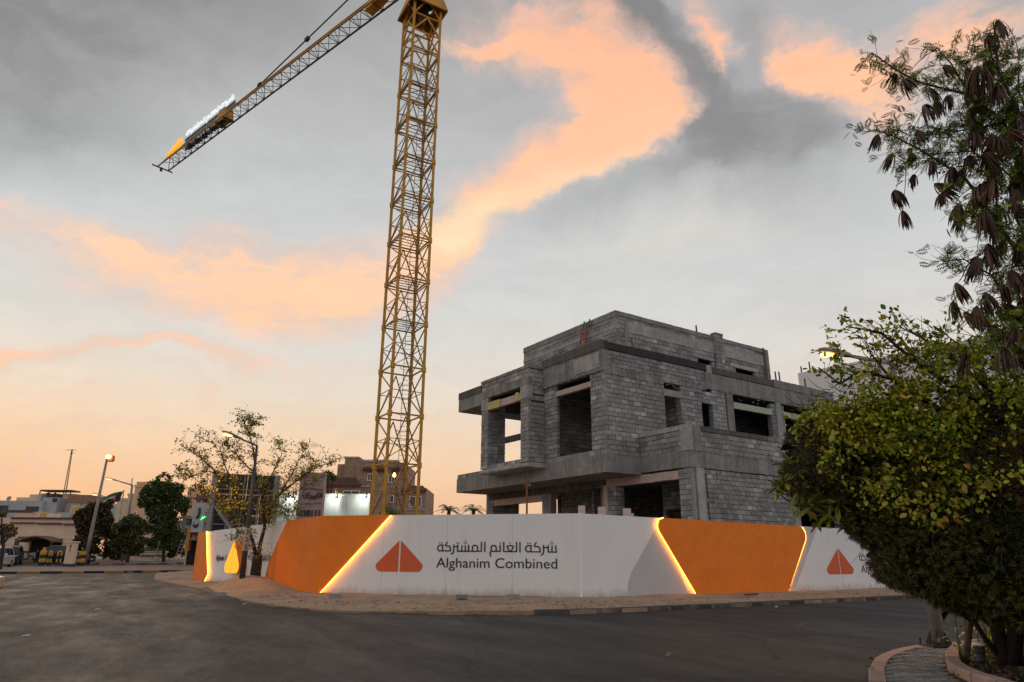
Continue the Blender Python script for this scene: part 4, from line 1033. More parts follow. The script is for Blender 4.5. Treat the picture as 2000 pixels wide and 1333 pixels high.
MB().bar(jp(JL, -HWJ - .5, 0), jp(JL, HWJ + .6, 0), .12).build('tip_bar', MCRD, jib); MB().bar(jp(JL - .1, .2, -.45), jp(JL - .1, .2, 0), .22).build('tip_pulley', MCRD, jib)
MB().bar(jp(JL - 1.6, 0, HJ), jp(JL, -HWJ, 0), .07).build('tip_strut', MCRD, jib); MB().bar(jp(JL - 1.6, 0, HJ), jp(JL, HWJ, 0), .07).build('tip_strut', MCRD, jib)
def s_at(px, py):                           # distance along the jib at a pixel
    d = ray(px, py); t = (ZJ - CAM.z) / d.z; q = CAM + d * t - Vector((CX, CY, ZJ)); return q.dot(jd)
sp = s_at(488, 190)
pa = jp(sp, 0, HJ); pz = Vector((0, 0, ZT + 13))
MB().tube([pa, pa.lerp(pz, .33), pz], .07, 6).build('pendant_bar', MCRD, jib)
for t in (.02, .34): MB().bar(pa.lerp(pz, t), pa.lerp(pz, t + .02), .3).build('pendant_joint', MCRD, jib)
sr = s_at(445, 245); MB().prism([jp(sr + 1.2, -.5, .05), jp(sr - 1.2, -.5, .05), jp(sr - 1.0, -.35, 1.2), jp(sr + .1, -.35, 1.25)], jn * .9).build('trolley', MCRY, jib)
MB().bar(jp(s_at(712, 20), 0, .2), jp(s_at(712, 20) - 2.0, 0, .6), .8, .7).build('hoist_box', MCRY, jib)
# lit sign along the end of the jib
sa, sb_ = s_at(362, 296), s_at(452, 222)
sign = thing('jib_sign', 'white lit Arabic letters with a yellow emblem standing along the crane jib end', 'sign', (CX, CY, 0))
MB().bar(jp(sa + .2, .16, 1.40), jp(sb_ - .2, .16, 1.40), .08, .34).build('sign_rail', MDKST, sign)
lettering('arabic_lettering', ARABB, jp(sa, .2, 1.42), -jd * (sa - sb_), EZ * 1.15, jn, .10, MSIGNW, sign)
ey0 = s_at(330, 318); ey1 = s_at(352, 300)
fm = [jp(ey0 + .7, .1, .95), jp(ey1 + .3, .1, 1.1), jp(ey1 + .2, .1, 1.5), jp(ey1 + .3, .1, 2.1)]
MB().prism(fm, jn * .3).build('emblem_half', MLANT, sign)
for i in range(15):
    s_ = sa - .6 - i * (sa - sb_ - 2) / 15; q = jp(s_, .1, -.02)
    MB().box(-.28, .28, -.2, .2, -.16, .2).build('transformer_box', MDKST if i % 3 else MSTEEL, sign, bevel=.05).location = q + Vector((0, 0, rng.uniform(0, .2)))
# small lit bulb on the mast
blq = dp(770, 929, 41.0)
wl = thing('mast_lamp', 'small glowing orange work lamp hanging inside the lower crane mast', 'lamp', blq)
MB().lathe((0, 0, -.10), [(.03, 0), (.09, .05), (.10, .12), (.05, .2), (.03, .26)], 10).build('bulb', MLAMP, wl); MB().tube([(0, 0, .15), (0, 0, .5), (.2, .1, .6)], .015, 5).build('cable', MDKST, wl)

# ------------------------------------------------------------------ street lamps
def lamp_head(root, at, dirv, L_=.75, glow=True, energy=60, tilt=.06, cone=122):
    """a cobra head: tapered shell, lens under its front half"""
    d = Vector(dirv).normalized(); s_ = d.cross(EZ).normalized(); at = Vector(at)
    prof = [(0, .05, .06), (.12, .075, .085), (.3, .11, .10), (.55, .15, .11), (.8, .14, .085), (.95, .08, .05), (1, .02, .02)]
    k = 0; mb = MB(); n = 14
    for t, w, h in prof:
        c = at + d * (t * L_) + EZ * (t * L_ * tilt)
        for j in range(n):
            a = 2 * pi * j / n; z = sin(a) * h * (1 if sin(a) > 0 else .45)
            mb.v.append(tuple(c + s_ * cos(a) * w + EZ * z))
    for i in range(len(prof) - 1):
        for j in range(n): mb.f.append((i * n + j, i * n + (j + 1) % n, (i + 1) * n + (j + 1) % n, (i + 1) * n + j))
    mb.f.append(tuple(range(n))); mb.f.append(tuple(range((len(prof) - 1) * n, len(prof) * n))[::-1])
    h = mb.build('lamp_head', MSTEEL, root, smooth=True)
    lens = MB(); pr = []
    for j in range(14):
        a = 2 * pi * j / 14; pr.append(at + d * (L_ * (.66 + .27 * cos(a))) + s_ * (.115 * sin(a)) + EZ * (L_ * .66 * tilt - .045 + .02 * cos(a)))
    lens.prism(pr, (0, 0, -.035)); lens.build('lens', MLAMP, h)
    if energy:
        ld = bpy.data.lights.new('lamp_light', 'SPOT'); ld.energy = energy; ld.color = (1, .50, .17); ld.shadow_soft_size = .12; ld.spot_size = radians(85 if energy > 500 else 122); ld.spot_blend = .8
        lo = bpy.data.objects.new('lamp_light', ld); col.objects.link(lo); lo.location = at + d * (L_ * .66) - EZ * .14; lo.parent = root
def street_lamp(label, base, top, head_to, r0=.1, r1=.05, mat=None, energy=0, L_=.75, plate=None, flange=False, bend=None, group='street lamps'):
    """base and top of the pole, and the point the arm reaches (world)"""
    mat = mat or MSTEEL
    t = thing('street_lamp', label, 'street lamp', base, 0, group)
    T = Vector(top) - Vector(base); A = Vector(head_to) - Vector(base)
    MB().tube([(0, 0, -.3), T * .25, T * .5, T], [r0, r0 * .9, (r0 + r1) / 2, r1], 12).build('pole', mat, t, smooth=True)
    d = (A - T); hd = Vector((d.x, d.y, d.z)); ln = hd.length; hs_ = min(L_, ln * .9); end = A - hd.normalized() * hs_
    if ln > L_ * 1.2: MB().tube([T - EZ * .04, T + hd * .02 + EZ * .0, end], [r1, r1 * .85, r1 * .7], 8).build('arm', mat, t, smooth=True)
    lamp_head(t, end, Vector((hd.x, hd.y, 0)), hs_, energy=energy, tilt=hd.z / max(.1, hypot(hd.x, hd.y)))
    if flange:
        MB().box(-.24, .24, -.24, .24, -.02, .025).build('base_plate', MDKST, t)
        for q in range(4):
            a = pi / 4 + q * pi / 2; dx = Vector((cos(a), sin(a), 0))
            MB().prism([dx * r0 * .8 + EZ * .02, dx * .21 + EZ * .02, dx * .21 + EZ * .05, dx * r0 + EZ * .26], Vector((-dx.y, dx.x, 0)) * .012).build('gusset', MDKST, t)
            MB().lathe(dx * .3, [(.018, 0), (.018, .09), (.03, .09), (.03, .11)], 6).build('anchor_bolt', MDKST, t)
    if plate:
        z0, z1, rr, txt = plate
        c0 = T * (z0 / T.z); c1 = T * (z1 / T.z); MB().tube([c0, c1], [rr, rr], 12).build('number_band', plain('pale_band', (.40, .34, .29), .8, .2, 6), t)
        fc = (-Vector(base)).normalized(); fc.z = 0; fc.normalize(); ex = Vector((-fc.y, fc.x, 0))
        n_ = len(txt)
        for i, ch in enumerate(txt):
            zc = c1.z - (c1.z - c0.z) * (i + .82) / n_; hh = (c1.z - c0.z) / n_ * .62
            lettering('number', text_mesh(ch), T * (zc / T.z) + fc * (rr + .002) - ex * .065, ex * .13, EZ * hh, fc, .008, MINK, t)
    return t
q = gz(1835, 1262, .13); D = hypot(q.x, q.y)
b = Vector((q.x, q.y, .13)); tp = Vector((b.x, b.y, dp(1742, 710, D).z)); pt = dp(1742, 710, D)
hd = dp(1599, 685, D * .98); tp.x, tp.y = pt.x * .5 + b.x * .5, pt.y * .5 + b.y * .5
LAMP_R = street_lamp('grey street lamp with lit head on the paved corner at right, passing the bush', b, pt, hd, 0.105, .055, energy=240, L_=.62, flange=True)
q = dp(471, 1146, 34.6); b = Vector((q.x, q.y, .34)); pt = dp(502, 871, 34.6); hd = dp(435, 843, 34.2)
street_lamp('dark street lamp with number band 325 beside the bare tree by the white hoarding', b, pt, hd, 0.13, .055, MDKST, energy=520, L_=.95, plate=(1.75 - .34, 2.75 - .34, .135, '325'))
def far_lamp(label, pxb, pxt, pxh, D, r0=.12, energy=0, L_=1.0, Dh=None):
    bq = dp(*pxb, D); z = terr(bq.x, bq.y) + .15; b = Vector((bq.x, bq.y, z))
    return street_lamp(label, b, dp(*pxt, D), dp(*pxh, Dh or D), r0, r0 * .55, None, energy, L_)
far_lamp('tallest far street lamp, its glowing head facing the camera above the striped bollards', (165, 1105), (209, 897), (212, 890), 81, .19, 0, 1.3, 79)
far_lamp('far street lamp with an arm reaching left past the flag, between two dark trees', (238, 1098), (259, 948), (207, 933.5), 92, .17, 0, 1.5)
far_lamp('farthest street lamp, its short arm showing left behind the tallest far lamp', (203, 1091), (219, 974), (179, 964), 104, .15, 0, 1.4)
# frontal glowing face of the tallest far lamp
gq = dp(211.5, 893.5, 79); fl = bpy.data.objects['street_lamp.002']
MB().lathe(gq - fl.location - Vector((0, 0, .25)), [(.02, .08), (.2, .12), (.26, .3), (.2, .44), (.05, .5)], 14).build('lamp_bowl', MLAMP, fl, smooth=True)
MB().box(-.3, .3, -.1, .3, -.02, .58).build('lamp_housing', plain('orange_housing', (.5, .2, .04), .6), fl, bevel=.08).location = gq - fl.location + Vector((0, .42, -.35))
# flagpole with a flag, short white post
q = dp(221, 1097, 98); zb = terr(q.x, q.y) + .1; fp = thing('flagpole', 'white flagpole with a green, white, red and black flag between the far lamps', 'flagpole', (q.x, q.y, zb))
pt = dp(242, 957, 98) - fp.location
MB().tube([(0, 0, -.2), pt], [.14, .07], 8).build('pole', plain('white_pole', (.42, .41, .42), .6), fp)
w0, h0 = 2.35, 1.3; tl = pt + Vector((-.06, 0, -.15))
fx, fz = Vector((-1, 0, -.32)).normalized(), Vector((.18, 0, 1)).normalized()
def fpt(s_, t_): return tl + fx * (w0 * s_) + Vector((0, .12 * sin(s_ * 7), 0)) - fz * (h0 * t_) + Vector((0, 0, .12 * sin(s_ * 4)))
for nm, c, t0_, t1_ in (('green_stripe', (.02, .16, .06), 0, .333), ('white_stripe', (.45, .43, .42), .334, .666), ('red_stripe', (.42, .03, .04), .667, 1)):
    mb = MB(); n_ = 8
    for i in range(n_):
        s0, s1 = .1 + .9 * i / n_, .1 + .9 * (i + 1) / n_
        if i < 3:
            lim = .3 * (1 - 0) 
        mb.prism([fpt(s0, t0_), fpt(s1, t0_), fpt(s1, t1_), fpt(s0, t1_)], (0, .015, 0))
    mb.build(nm, plain(nm, c, .8, .1), fp)
MB().prism([fpt(0, 0), fpt(.33, .333), fpt(.33, .667), fpt(0, 1)], (0, -.05, 0)).build('black_trapezium', plain('black_cloth', (.015, .015, .015), .8), fp)
q = dp(301, 1090, 92); wp = MB().tube([(0, 0, -.2), dp(317, 1043, 92) - Vector((q.x, q.y, 1.1))], [.09, .07], 8).build('post', plain('white_post', (.5, .5, .5), .6)); wp.location = (q.x, q.y, 1.1); tag(wp, 'short slim white post standing before the big dark tree', 'post')

# ------------------------------------------------------------------ bollards, barriers, pillar
def gb(px, py): q = G(px, py, .16); return Vector((q.x, q.y, terr(q.x, q.y) + .15))
def striped(root, a, b, w, n, name='post'):
    for i in range(n):
        p = a.lerp(b, i / n); q_ = a.lerp(b, (i + 1) / n)
        MB().tube([p, q_], w, 10).build('stripe_band', (MBLK, MYEL)[i % 2], root)
for px, lab in ((80, 'thick black and yellow striped bollard at the left end of the barrier row'), (158, 'thick black and yellow striped bollard at the foot of the tallest far lamp')):
    b_ = gb(px, 1105.5); t = thing('bollard', lab, 'bollard', b_, 0, 'striped bollards'); striped(t, Vector((0, 0, 0)), Vector((0, 0, 1.25)), .26, 4)
    MB().lathe((0, 0, 1.25), [(.2, 0), (.12, .08), (.10, .25), (.03, .3)], 10).build('cap', MORG if px < 100 else MBLK, t)
for p0, p1, lab in ((92, 97, 'striped hoop barrier next to the left bollard'), (109, 116, 'striped hoop barrier in the middle, left of the beige pillar'), (146, 152, 'striped hoop barrier right of the beige pillar')):
    a_, c_ = gb(p0, 1105.5), gb(p1, 1105.5); t = thing('hoop_barrier', lab, 'barrier', (a_ + c_) / 2, 0, 'striped barriers'); a_, c_ = a_ - t.location, c_ - t.location
    striped(t, a_, a_ + EZ * 1.15, .075, 4); striped(t, c_, c_ + EZ * 1.15, .075, 4)
    MB().tube([a_ + EZ * 1.12, a_ + EZ * 1.2, c_ + EZ * 1.2, c_ + EZ * 1.12], .07, 8).build('top_bar', MYEL, t)
b_ = gb(134, 1107); t = thing('marker_pillar', 'beige concrete marker pillar with black numerals standing among striped barriers', 'pillar', b_)
MB().box(-.42, .42, -.3, .3, 0, .22).build('plinth', MDKST, t); MB().box(-.36, .36, -.25, .25, .22, 1.95).build('shaft', MBEIGE, t, bevel=.02); MB().box(-.44, .44, -.33, .33, 1.95, 2.08).build('cap', MBEIGE, t, bevel=.02)
lettering('number', text_mesh('2'), (-.10, -.252, 1.28), (.2, 0, 0), (0, 0, .36), (0, -1, 0), .01, MINK, t)
MB().tube([(0, -.25, 1.72), (0, -.27, 1.72)], .08, 10).build('round_mark', MDKST, t)

# ------------------------------------------------------------------ cars
def car(label, loc, rz, paint, kind='suv', lights=(0, 0), group='cars on the far road'):
    t = thing('parked_car', label, 'car', loc, rz, group)
    P_ = plain('car_paint', paint, .25, .06, 1.5, metal=.2, bump=0)
    Lx, Wd, H = (4.75, 1.85, 1.75) if kind == 'suv' else (4.5, 1.78, 1.45)
    def shell(name, prof, w0, w1, mat, bev=.05):
        n_ = len(prof); zmin = min(p[1] for p in prof); zmax = max(p[1] for p in prof)
        mb = MB(); A, B = [], []
        for x, z in prof:
            w = w0 + (w1 - w0) * (z - zmin) / (zmax - zmin); A.append((x, -w / 2, z)); B.append((x, w / 2, z))
        mb.add(A + B, [tuple(range(n_)), tuple(range(2 * n_ - 1, n_ - 1, -1))] + [(i, (i + 1) % n_, (i + 1) % n_ + n_, i + n_) for i in range(n_)])
        o = mb.build(name, mat, t); m = o.modifiers.new('Bevel', 'BEVEL'); m.width = bev; m.segments = 3; return o
    hx = Lx / 2; zb = .30; zw = H * .58
    # front at +x
    shell('body', [(-hx, zb + .1), (-hx + .06, zw), (-hx + .3, zw + .04), (hx - 1.25, zw), (hx - .25, zw - .14), (hx, zb + .45), (hx - .02, zb), (-hx + .1, zb)], Wd, Wd * .96, P_, .07)
    shell('cabin', [(-hx + .12, zw), (-hx + .42, H - .10), (-hx + .8, H), (.35, H), (.75, H - .12), (hx - 1.28, zw)], Wd * .95, Wd * .74, P_, .05)
    sb = 1 if True else 0
    wz0, wz1 = zw + .05, H - .16
    for s_ in (-1, 1):
        def yy(z): return s_ * ((Wd * .95 + (Wd * .74 - Wd * .95) * (z - zw) / (H - zw)) / 2 + .004)
        for x0, x1, k0, k1 in ((-hx + .45, -.75, .22, 0), (-.68, .15, 0, 0), (.22, hx - 1.42, 0, .48)):
            MB().add([(x0, yy(wz0), wz0), (x1, yy(wz0), wz0), (x1 - k1, yy(wz1), wz1), (x0 + k0, yy(wz1), wz1)], [(0, 1, 2, 3)]).build('side_window', MGLASS, t)
        MB().bar((-hx + .8, s_ * Wd * .34, H + .04), (.3, s_ * Wd * .34, H + .04), .04).build('roof_rail', MSTEEL, t)
        MB().box(.9, 1.05, s_ * Wd * .5 - .02, s_ * Wd * .5 + s_ * .16, zw + .02, zw + .18).build('mirror', P_, t, bevel=.03)
        MB().obox((hx - .14, s_ * (Wd / 2 - .28), zw - .27), (.10, 0, 0), (0, .22, 0), (0, 0, .085)).build('headlight', plain('headlight_glass', (.6, .6, .62), .1, .05, bump=0), t, bevel=.03)
        MB().obox((-hx + .03, s_ * (Wd / 2 - .2), zw - .2), (.05, 0, 0), (0, .14, 0), (0, 0, .16)).build('tail_light', plain('tail_glass', (.35, .02, .01), .2, .05, bump=0), t, bevel=.02)
        for x in (-hx + .85, hx - .85):
            w_ = MB(); 
            ty = bpy.data.objects.new('wheel', None); col.objects.link(ty); ty.parent = t; ty.location = (x, s_ * (Wd / 2 - .1), .34)
            MB().tube([(0, -.11, 0), (0, .11, 0)], .34, 20).build('tyre', MBLK, ty); MB().tube([(0, -.115, 0), (0, .115, 0)], .21, 12).build('rim', MSTEEL, ty)
    MB().add([(hx - 1.22, -Wd * .42, zw + .03), (hx - 1.22, Wd * .42, zw + .03), (.82, Wd * .35, H - .15), (.82, -Wd * .35, H - .15)], [(0, 1, 2, 3)]).build('windscreen', MGLASS, t)
    MB().box(hx - .05, hx + .02, -.5, .5, zb + .28, zw - .3).build('grille', MBLK, t, bevel=.01)
    MB().box(hx - .05, hx + .03, -.26, .26, zb + .14, zb + .26).build('number_plate', MWHITE, t)
    MB().box(hx - .12, hx + .04, -Wd * .45, Wd * .45, zb, zb + .16).build('bumper', MBLK, t, bevel=.03)
    return t
def gc(px, py): q = G(px, py); return Vector((q.x, q.y, terr(q.x, q.y) + .01))
p_ = dp(-14, 1105, 73); car('white sport utility car facing the camera at the left edge of the picture', (p_.x, p_.y, terr(p_.x, p_.y)), radians(-68), (.62, .62, .64))
p_ = dp(16, 1098, 84); car('black car half hidden behind the white car at the left edge', (p_.x, p_.y, terr(p_.x, p_.y)), radians(-62), (.02, .02, .022))
p_ = dp(131, 1100, 87); car('long dark estate car seen side on behind the striped barriers', (p_.x, p_.y, terr(p_.x, p_.y)), radians(4), (.018, .018, .02))
p_ = dp(88, 1095, 97); car('silver car nosing out behind the dark estate car near the carport', (p_.x, p_.y, terr(p_.x, p_.y)), radians(-140), (.40, .40, .42))
p_ = dp(-9, 1160, 32); car('beige car whose rear corner just enters at the left edge of the road', (p_.x - 2.45, p_.y - .2, 0), radians(70), (.50, .40, .30), 'saloon')

# ------------------------------------------------------------------ houses on the left
def window(root, x0, x1, z0, z1, y, mat=None, frame=None):
    f = MB()
    for a, b_, c, d_ in ((x0 - .08, x1 + .08, z0 - .08, z0), (x0 - .08, x1 + .08, z1, z1 + .08), (x0 - .08, x0, z0, z1), (x1, x1 + .08, z0, z1), ((x0 + x1) / 2 - .03, (x0 + x1) / 2 + .03, z0, z1)):
        f.box(a, b_, y - .05, y + .04, c, d_)
    w = f.build('window', frame or MWHITE, root); MB().box(x0, x1, y - .012, y + .02, z0, z1).build('pane', MGLASS, w); return w
def bx(px0, px1, pyt, pyb, Y):             # facade rectangle at depth Y from pixels: x0,x1,z0,z1
    a = aty(px0, (pyt + pyb) / 2, Y); b_ = aty(px1, (pyt + pyb) / 2, Y); c = aty((px0 + px1) / 2, pyt, Y); d_ = aty((px0 + px1) / 2, pyb, Y)
    return a.x, b_.x, d_.z, c.z
def wl_(root, r, Y, dep, mat, name='wall'):
    return MB().box(r[0], r[1], Y, Y + dep, r[2], r[3]).build(name, mat, root)
Y1 = 80.0
h1 = thing('beige_house', 'low beige walled house with brown trim bands and an arched carport', 'house', (0, 0, 0))
wl_(h1, (*bx(-60, 150, 1012, 1070, Y1)[:2], bx(-60, 150, 1030, 1052, Y1)[2], bx(20, 145, 1012, 1052, Y1)[3]), Y1, 8, MBEIGE)
wl_(h1, (bx(-60, 10, 1012, 1070, Y1)[0], bx(10, 34, 1012, 1070, Y1)[1], .5, bx(-60, 10, 1050, 1070, Y1)[3]), Y1 - .3, .3, MBEIGE, 'garden_wall')
for a, b_ in ((0, 32), (38, 61), (124, 146)):
    r = bx(a, b_, 1053 if a else 1052, 1080, Y1); wl_(h1, (r[0], r[1], .9 if a > 100 else .55, r[3]), Y1 - .35, .34, MBEIGE, 'wall_pier')
for a, b_, c, d_ in ((16, 65, 997, 1002), (23, 150, 1011, 1014), (22, 69, 1020.5, 1023), (72, 122, 1021.5, 1024.5), (126, 150, 1023, 1026)):
    r = bx(a, b_, c, d_, Y1); MB().box(r[0], r[1], Y1 - .22, Y1 - .002, r[2], r[3]).build('brown_trim', MBROWN, h1)
r = bx(18, 66, 1000, 1014, Y1); wl_(h1, (r[0], r[1], r[2] - .3, r[3]), Y1 + .8, 4, MBEIGE, 'parapet')
r = bx(0, 62, 1076, 1088, Y1); MB().box(r[0] - 3, r[1], Y1 - .5, Y1 - .36, .4, r[3]).build('brown_plinth', MBROWN, h1)
r = bx(32, 38, 1053, 1080, Y1); MB().box(r[0], r[1], Y1 - .42, Y1 - .36, .5, r[3]).build('dark_pilaster', MBROWN, h1)
r = bx(55, 124, 1053, 1090, Y1); MB().box(r[0], r[1], Y1 - .01, Y1 + 3, .4, r[3]).build('carport_opening', MDARK, h1)  # solid dark box in place of the carport's inner shade
arc = [Vector((r[0] + (r[1] - r[0]) * t / 10, 0, r[3] - .25 + .55 * sin(pi * t / 10))) for t in range(11)]
MB().prism([Vector((v.x, Y1 - 2.2, v.z)) for v in arc] + [Vector((v.x, Y1 - 2.2, v.z - .14)) for v in arc[::-1]], (0, 2.1, 0)).build('carport_canopy', plain('canopy_cloth', (.20, .11, .09), .9), h1)
for x_ in (r[0] + .2, r[1] - .1): MB().bar((x_, Y1 - 2.1, .4), (x_, Y1 - 2.1, r[3] - .2), .12).build('carport_post', MDKST, h1)
for i in range(10):
    x_ = bx(38, 60, 1050, 1053, Y1); xx = x_[0] + (x_[1] - x_[0]) * i / 9; MB().bar((xx, Y1 - .2, x_[2] - .05), (xx, Y1 - .2, x_[3] + .1), .06).build('railing_bar', MDKST, h1)
Y2 = 92.0
h2 = thing('grey_house', 'grey flat-roofed house with stepped roof rooms behind the beige house', 'house', (0, 0, 0))
def wall2(a, b_, c, d_, dy=0, mat=None, dep=6, nm='wall'): return wl_(h2, bx(a, b_, c, d_, Y2 + dy), Y2 + dy, dep, mat or MGRYW, nm)
wall2(-60, 79, 978, 1030); wall2(79, 108, 972, 1030, .6); wall2(108, 134, 1001, 1030, .3); wall2(108, 136, 983, 1002, 2.5, MBEIGE); wall2(134, 176, 981, 1030, 1.0)
wall2(72, 78, 965, 1000, 1.5, MGRYW); wall2(57, 76, 966, 980, 2.2, MBEIGE); wall2(32, 80, 972, 979, 2, MBEIGE); wall2(133, 176, 967, 982, .8, plain('tan_render', (.30, .17, .10), .9)); wall2(122, 146, 965, 983, 3.0, MBEIGE); wall2(75, 112, 964.5, 975, 2.8, plain('grey_block', (.17, .16, .15), .9))
r = bx(52, 74, 991, 1001, Y2); window(h2, r[0], r[1], r[2], r[3], Y2 - .03, frame=MDKST)
r = bx(99, 105, 974, 979, Y2); window(h2, r[0], r[1], r[2], r[3], Y2 + .55, frame=MDKST)
r = bx(-10, 13, 989, 1012, Y2); window(h2, r[0], r[1], r[2], r[3], Y2 - .03, frame=MDKST)
r = bx(79, 140, 957, 960, Y2 + 2); MB().box(r[0], r[1], Y2 + 2, Y2 + 4, r[2], r[3]).build('roof_canopy', MDKST, h2)
for px in (79, 109, 139):
    a = aty(px, 958, Y2 + 2.2); b_ = aty(px - 1, 975, Y2 + 2.2); MB().bar((a.x, a.y, b_.z), a, .1).build('canopy_post', MDKST, h2)
MTANK = plain('black_tank', (.04, .04, .045), .5, .2); MTANKY = plain('yellowed_tank', (.55, .36, .17), .7, .12, 2)
def tank(label, px, pyb, pyt, Y, wpx, mat, box=False):
    a = aty(px, pyb, Y); c = aty(px, pyt, Y); w = aty(px + wpx / 2, pyb, Y).x - aty(px - wpx / 2, pyb, Y).x; h_ = c.z - a.z
    t = thing('water_tank', label, 'water tank', a, 0, 'rooftop water tanks')
    R_ = w / 2
    MB().lathe((0, 0, 0), [(R_, 0), (R_, h_ * .12), (R_ * .96, h_ * .15), (R_, h_ * .2), (R_, h_ * .42), (R_ * .96, h_ * .46), (R_, h_ * .5), (R_, h_ * .8), (R_ * .8, h_ * .95), (R_ * .3, h_)], 20).build('tank_body', mat, t, smooth=False)
    MB().lathe((0, 0, h_), [(R_ * .28, 0), (R_ * .28, h_ * .07), (R_ * .1, h_ * .1)], 12).build('lid', mat, t)
    return t
tank('left black water tank under the dark roof canopy', 93, 972, 963, Y2 + 3, 9, MTANK); tank('right black water tank under the dark roof canopy', 107, 972, 964, Y2 + 3, 9, MTANK)
tank('wide yellowed water tank on the beige house roof beside the dark window', 78, 1012, 1000, Y1 + 1.6, 22, MTANKY); tank('tall yellowed water tank at the right end of the beige house roof', 149, 1008, 988, Y1 + 2.5, 20, MTANKY)
# satellite dishes
for px, py, w, lab in ((19, 975, 8, 'small round satellite dish on the grey house roof edge at left'), (156, 985, 7, 'small pale satellite dish behind the tall yellow tank')):
    a = aty(px, py, Y2 + 1); t = thing('satellite_dish', lab, 'satellite dish', a, 0, 'satellite dishes'); R_ = w * .04
    MB().lathe((0, 0, 0), [(.02, 0), (R_ * .6, .05), (R_, .18)], 14).build('dish', MSTEEL, t).rotation_euler = (radians(70), 0, 0); MB().bar((0, 0, -.5), (0, 0, 0), .05).build('mount', MDKST, t)
# antenna mast
a = aty(123, 985, Y2 + 5); b_ = aty(141, 878, Y2 + 5); t = thing('antenna_mast', 'thin lattice radio mast rising from the grey house roof', 'antenna', (a.x, a.y, a.z)); H_ = b_.z - a.z; top = b_ - a
for s_ in ((-.22, 0), (.22, 0), (0, .3)): MB().bar((s_[0], s_[1], 0), Vector(top) + Vector((s_[0] * .25, s_[1] * .3, 0)), .06).build('mast_leg', MDKST, t)
lz = MB(); n_ = 26
for i in range(n_):
    p = top * (i / n_); q_ = top * ((i + 1) / n_); w = .22 * (1 - .75 * i / n_); lz.bar(p + Vector((-w, 0, 0)), q_ + Vector((w, 0, 0)), .035); lz.bar(p + Vector((-w, 0, 0)), p + Vector((w, 0, 0)), .03)
stuff(lz.build('lacing', MDKST, t)); MB().bar(top + Vector((-.9, 0, -.1)), top + Vector((.6, 0, -.1)), .06).build('aerial', MDKST, t)
MB().bar(top * .93 + Vector((-.2, 0, 0)), top * .93 + Vector((.5, 0, 0)), .06).build('aerial', MDKST, t)
# distant peach blocks
Y3 = 118.0
def far_block(label, parts, wins=(), Y=Y3, nm='apartment_block'):
    t = thing(nm, label, 'building', (0, 0, 0))
    for i, (a, b_, c, d_, dy, mat) in enumerate(parts):
        r = bx(a, b_, c, d_, Y + dy); MB().box(r[0], r[1], Y + dy, Y + dy + 8, (r[2] if d_ < 1040 else .2), r[3]).build('wall', mat, t)
        MB().box(r[0] - .1, r[1] + .1, Y + dy - .12, Y + dy - .003, r[3] - .35, r[3] + .05).build('cornice', mat, t)
    for a, b_, c, d_ in wins:
        r = bx(a, b_, c, d_, Y); window(t, r[0], r[1], r[2], r[3], Y - .03)
    return t
far_block('peach block with curved corner rising behind the flag and dark tree', [(255, 292, 948, 1060, 0, MPEACH), (243, 258, 965, 1060, .8, MPEACH), (268, 290, 942, 952, 1, MPEACH)], [(248, 250, 988, 990), (251, 253, 987, 989), (262, 266, 1000, 1006)])
far_block('pinkish block behind the flagpole, lower than its peach neighbour', [(222, 243, 974, 1060, 3, MBEIGE)], [(226, 229, 985, 990)])
far_block('low cream building seen between the far trees', [(262, 312, 1012, 1050, -12, MBEIGE), (255, 330, 1042, 1080, -10, MBEIGE)], [])
far_block('small orange-pink rooftop showing above trees right of the big dark tree', [(361, 377, 953, 1050, 10, MPEACH)], [])
q = dp(254, 1000, 118); mn = thing('thin_mast', 'very thin pole above the peach block roof', 'pole', (q.x, q.y, 4)); MB().tube([(0, 0, 0), dp(258.5, 934, 118) - mn.location], .1, 6).build('shaft', MWHITE, mn)

# ------------------------------------------------------------------ shop, billboard, pylon, lit wall
Y4 = 70.0
shop = thing('shop_building', 'low shop with grey sign boxes and orange columns left of the billboard', 'shop', (0, 0, 0))
def sb(nm, a, b_, c, d_, dy, dep, mat, z0=None):
    r = bx(a, b_, c, d_, Y4 + dy); return MB().box(r[0], r[1], Y4 + dy, Y4 + dy + dep, r[2] if z0 is None else z0, r[3]).build(nm, mat, shop)
sb('wall', 368, 430, 985, 1090, 1.5, 8, MPEACH, .3); sb('upper_wall', 396, 420, 972, 1020, 1.3, 5, plain('orange_brown', (.22, .085, .03), .8)); sb('parapet', 366, 386, 994, 1016, 1.2, 3, MPEACH)
sb('sign_box', 355, 366, 1008, 1040, .6, 2, plain('grey_box', (.14, .13, .14), .7)); g1 = sb('sign_box', 362, 382, 1010, 1032, .3, .8, MSTEEL); g2 = sb('sign_box', 376, 398, 982, 1040, -.3, 1.2, MGRYW); g3 = sb('sign_box', 397, 414, 1000, 1022, -.1, 1.0, MSTEEL)
for a, b_, c, d_, tx, dy, dep in ((364, 380, 1013, 1026, 'SDRA', .3, .12), (377, 388, 1021, 1032, 'قهوة', -.3, .12)):
    r = bx(a, b_, c, d_, Y4 + dy)
    body = text_mesh(tx if tx.isascii() else ''.join(chr(k) for k in (0xFE93, 0xFEEE, 0xFEEC, 0xFED7)))
    lettering('lettering', body, (r[0], Y4 + dy - .004, r[2]), (r[1] - r[0], 0, 0), (0, 0, r[3] - r[2]), (0, -1, 0), .1, MDKST, shop)
r = bx(383, 390, 992, 1012, Y4 - .3); MB().tube([(r[0] + .1, Y4 - .36, r[2]), (r[0] + .3, Y4 - .36, r[2] + .1), (r[1], Y4 - .36, r[2] + .5), (r[1] - .05, Y4 - .36, r[3])], [.1, .12, .14, .1], 8).build('sign_emblem', MDKST, shop)
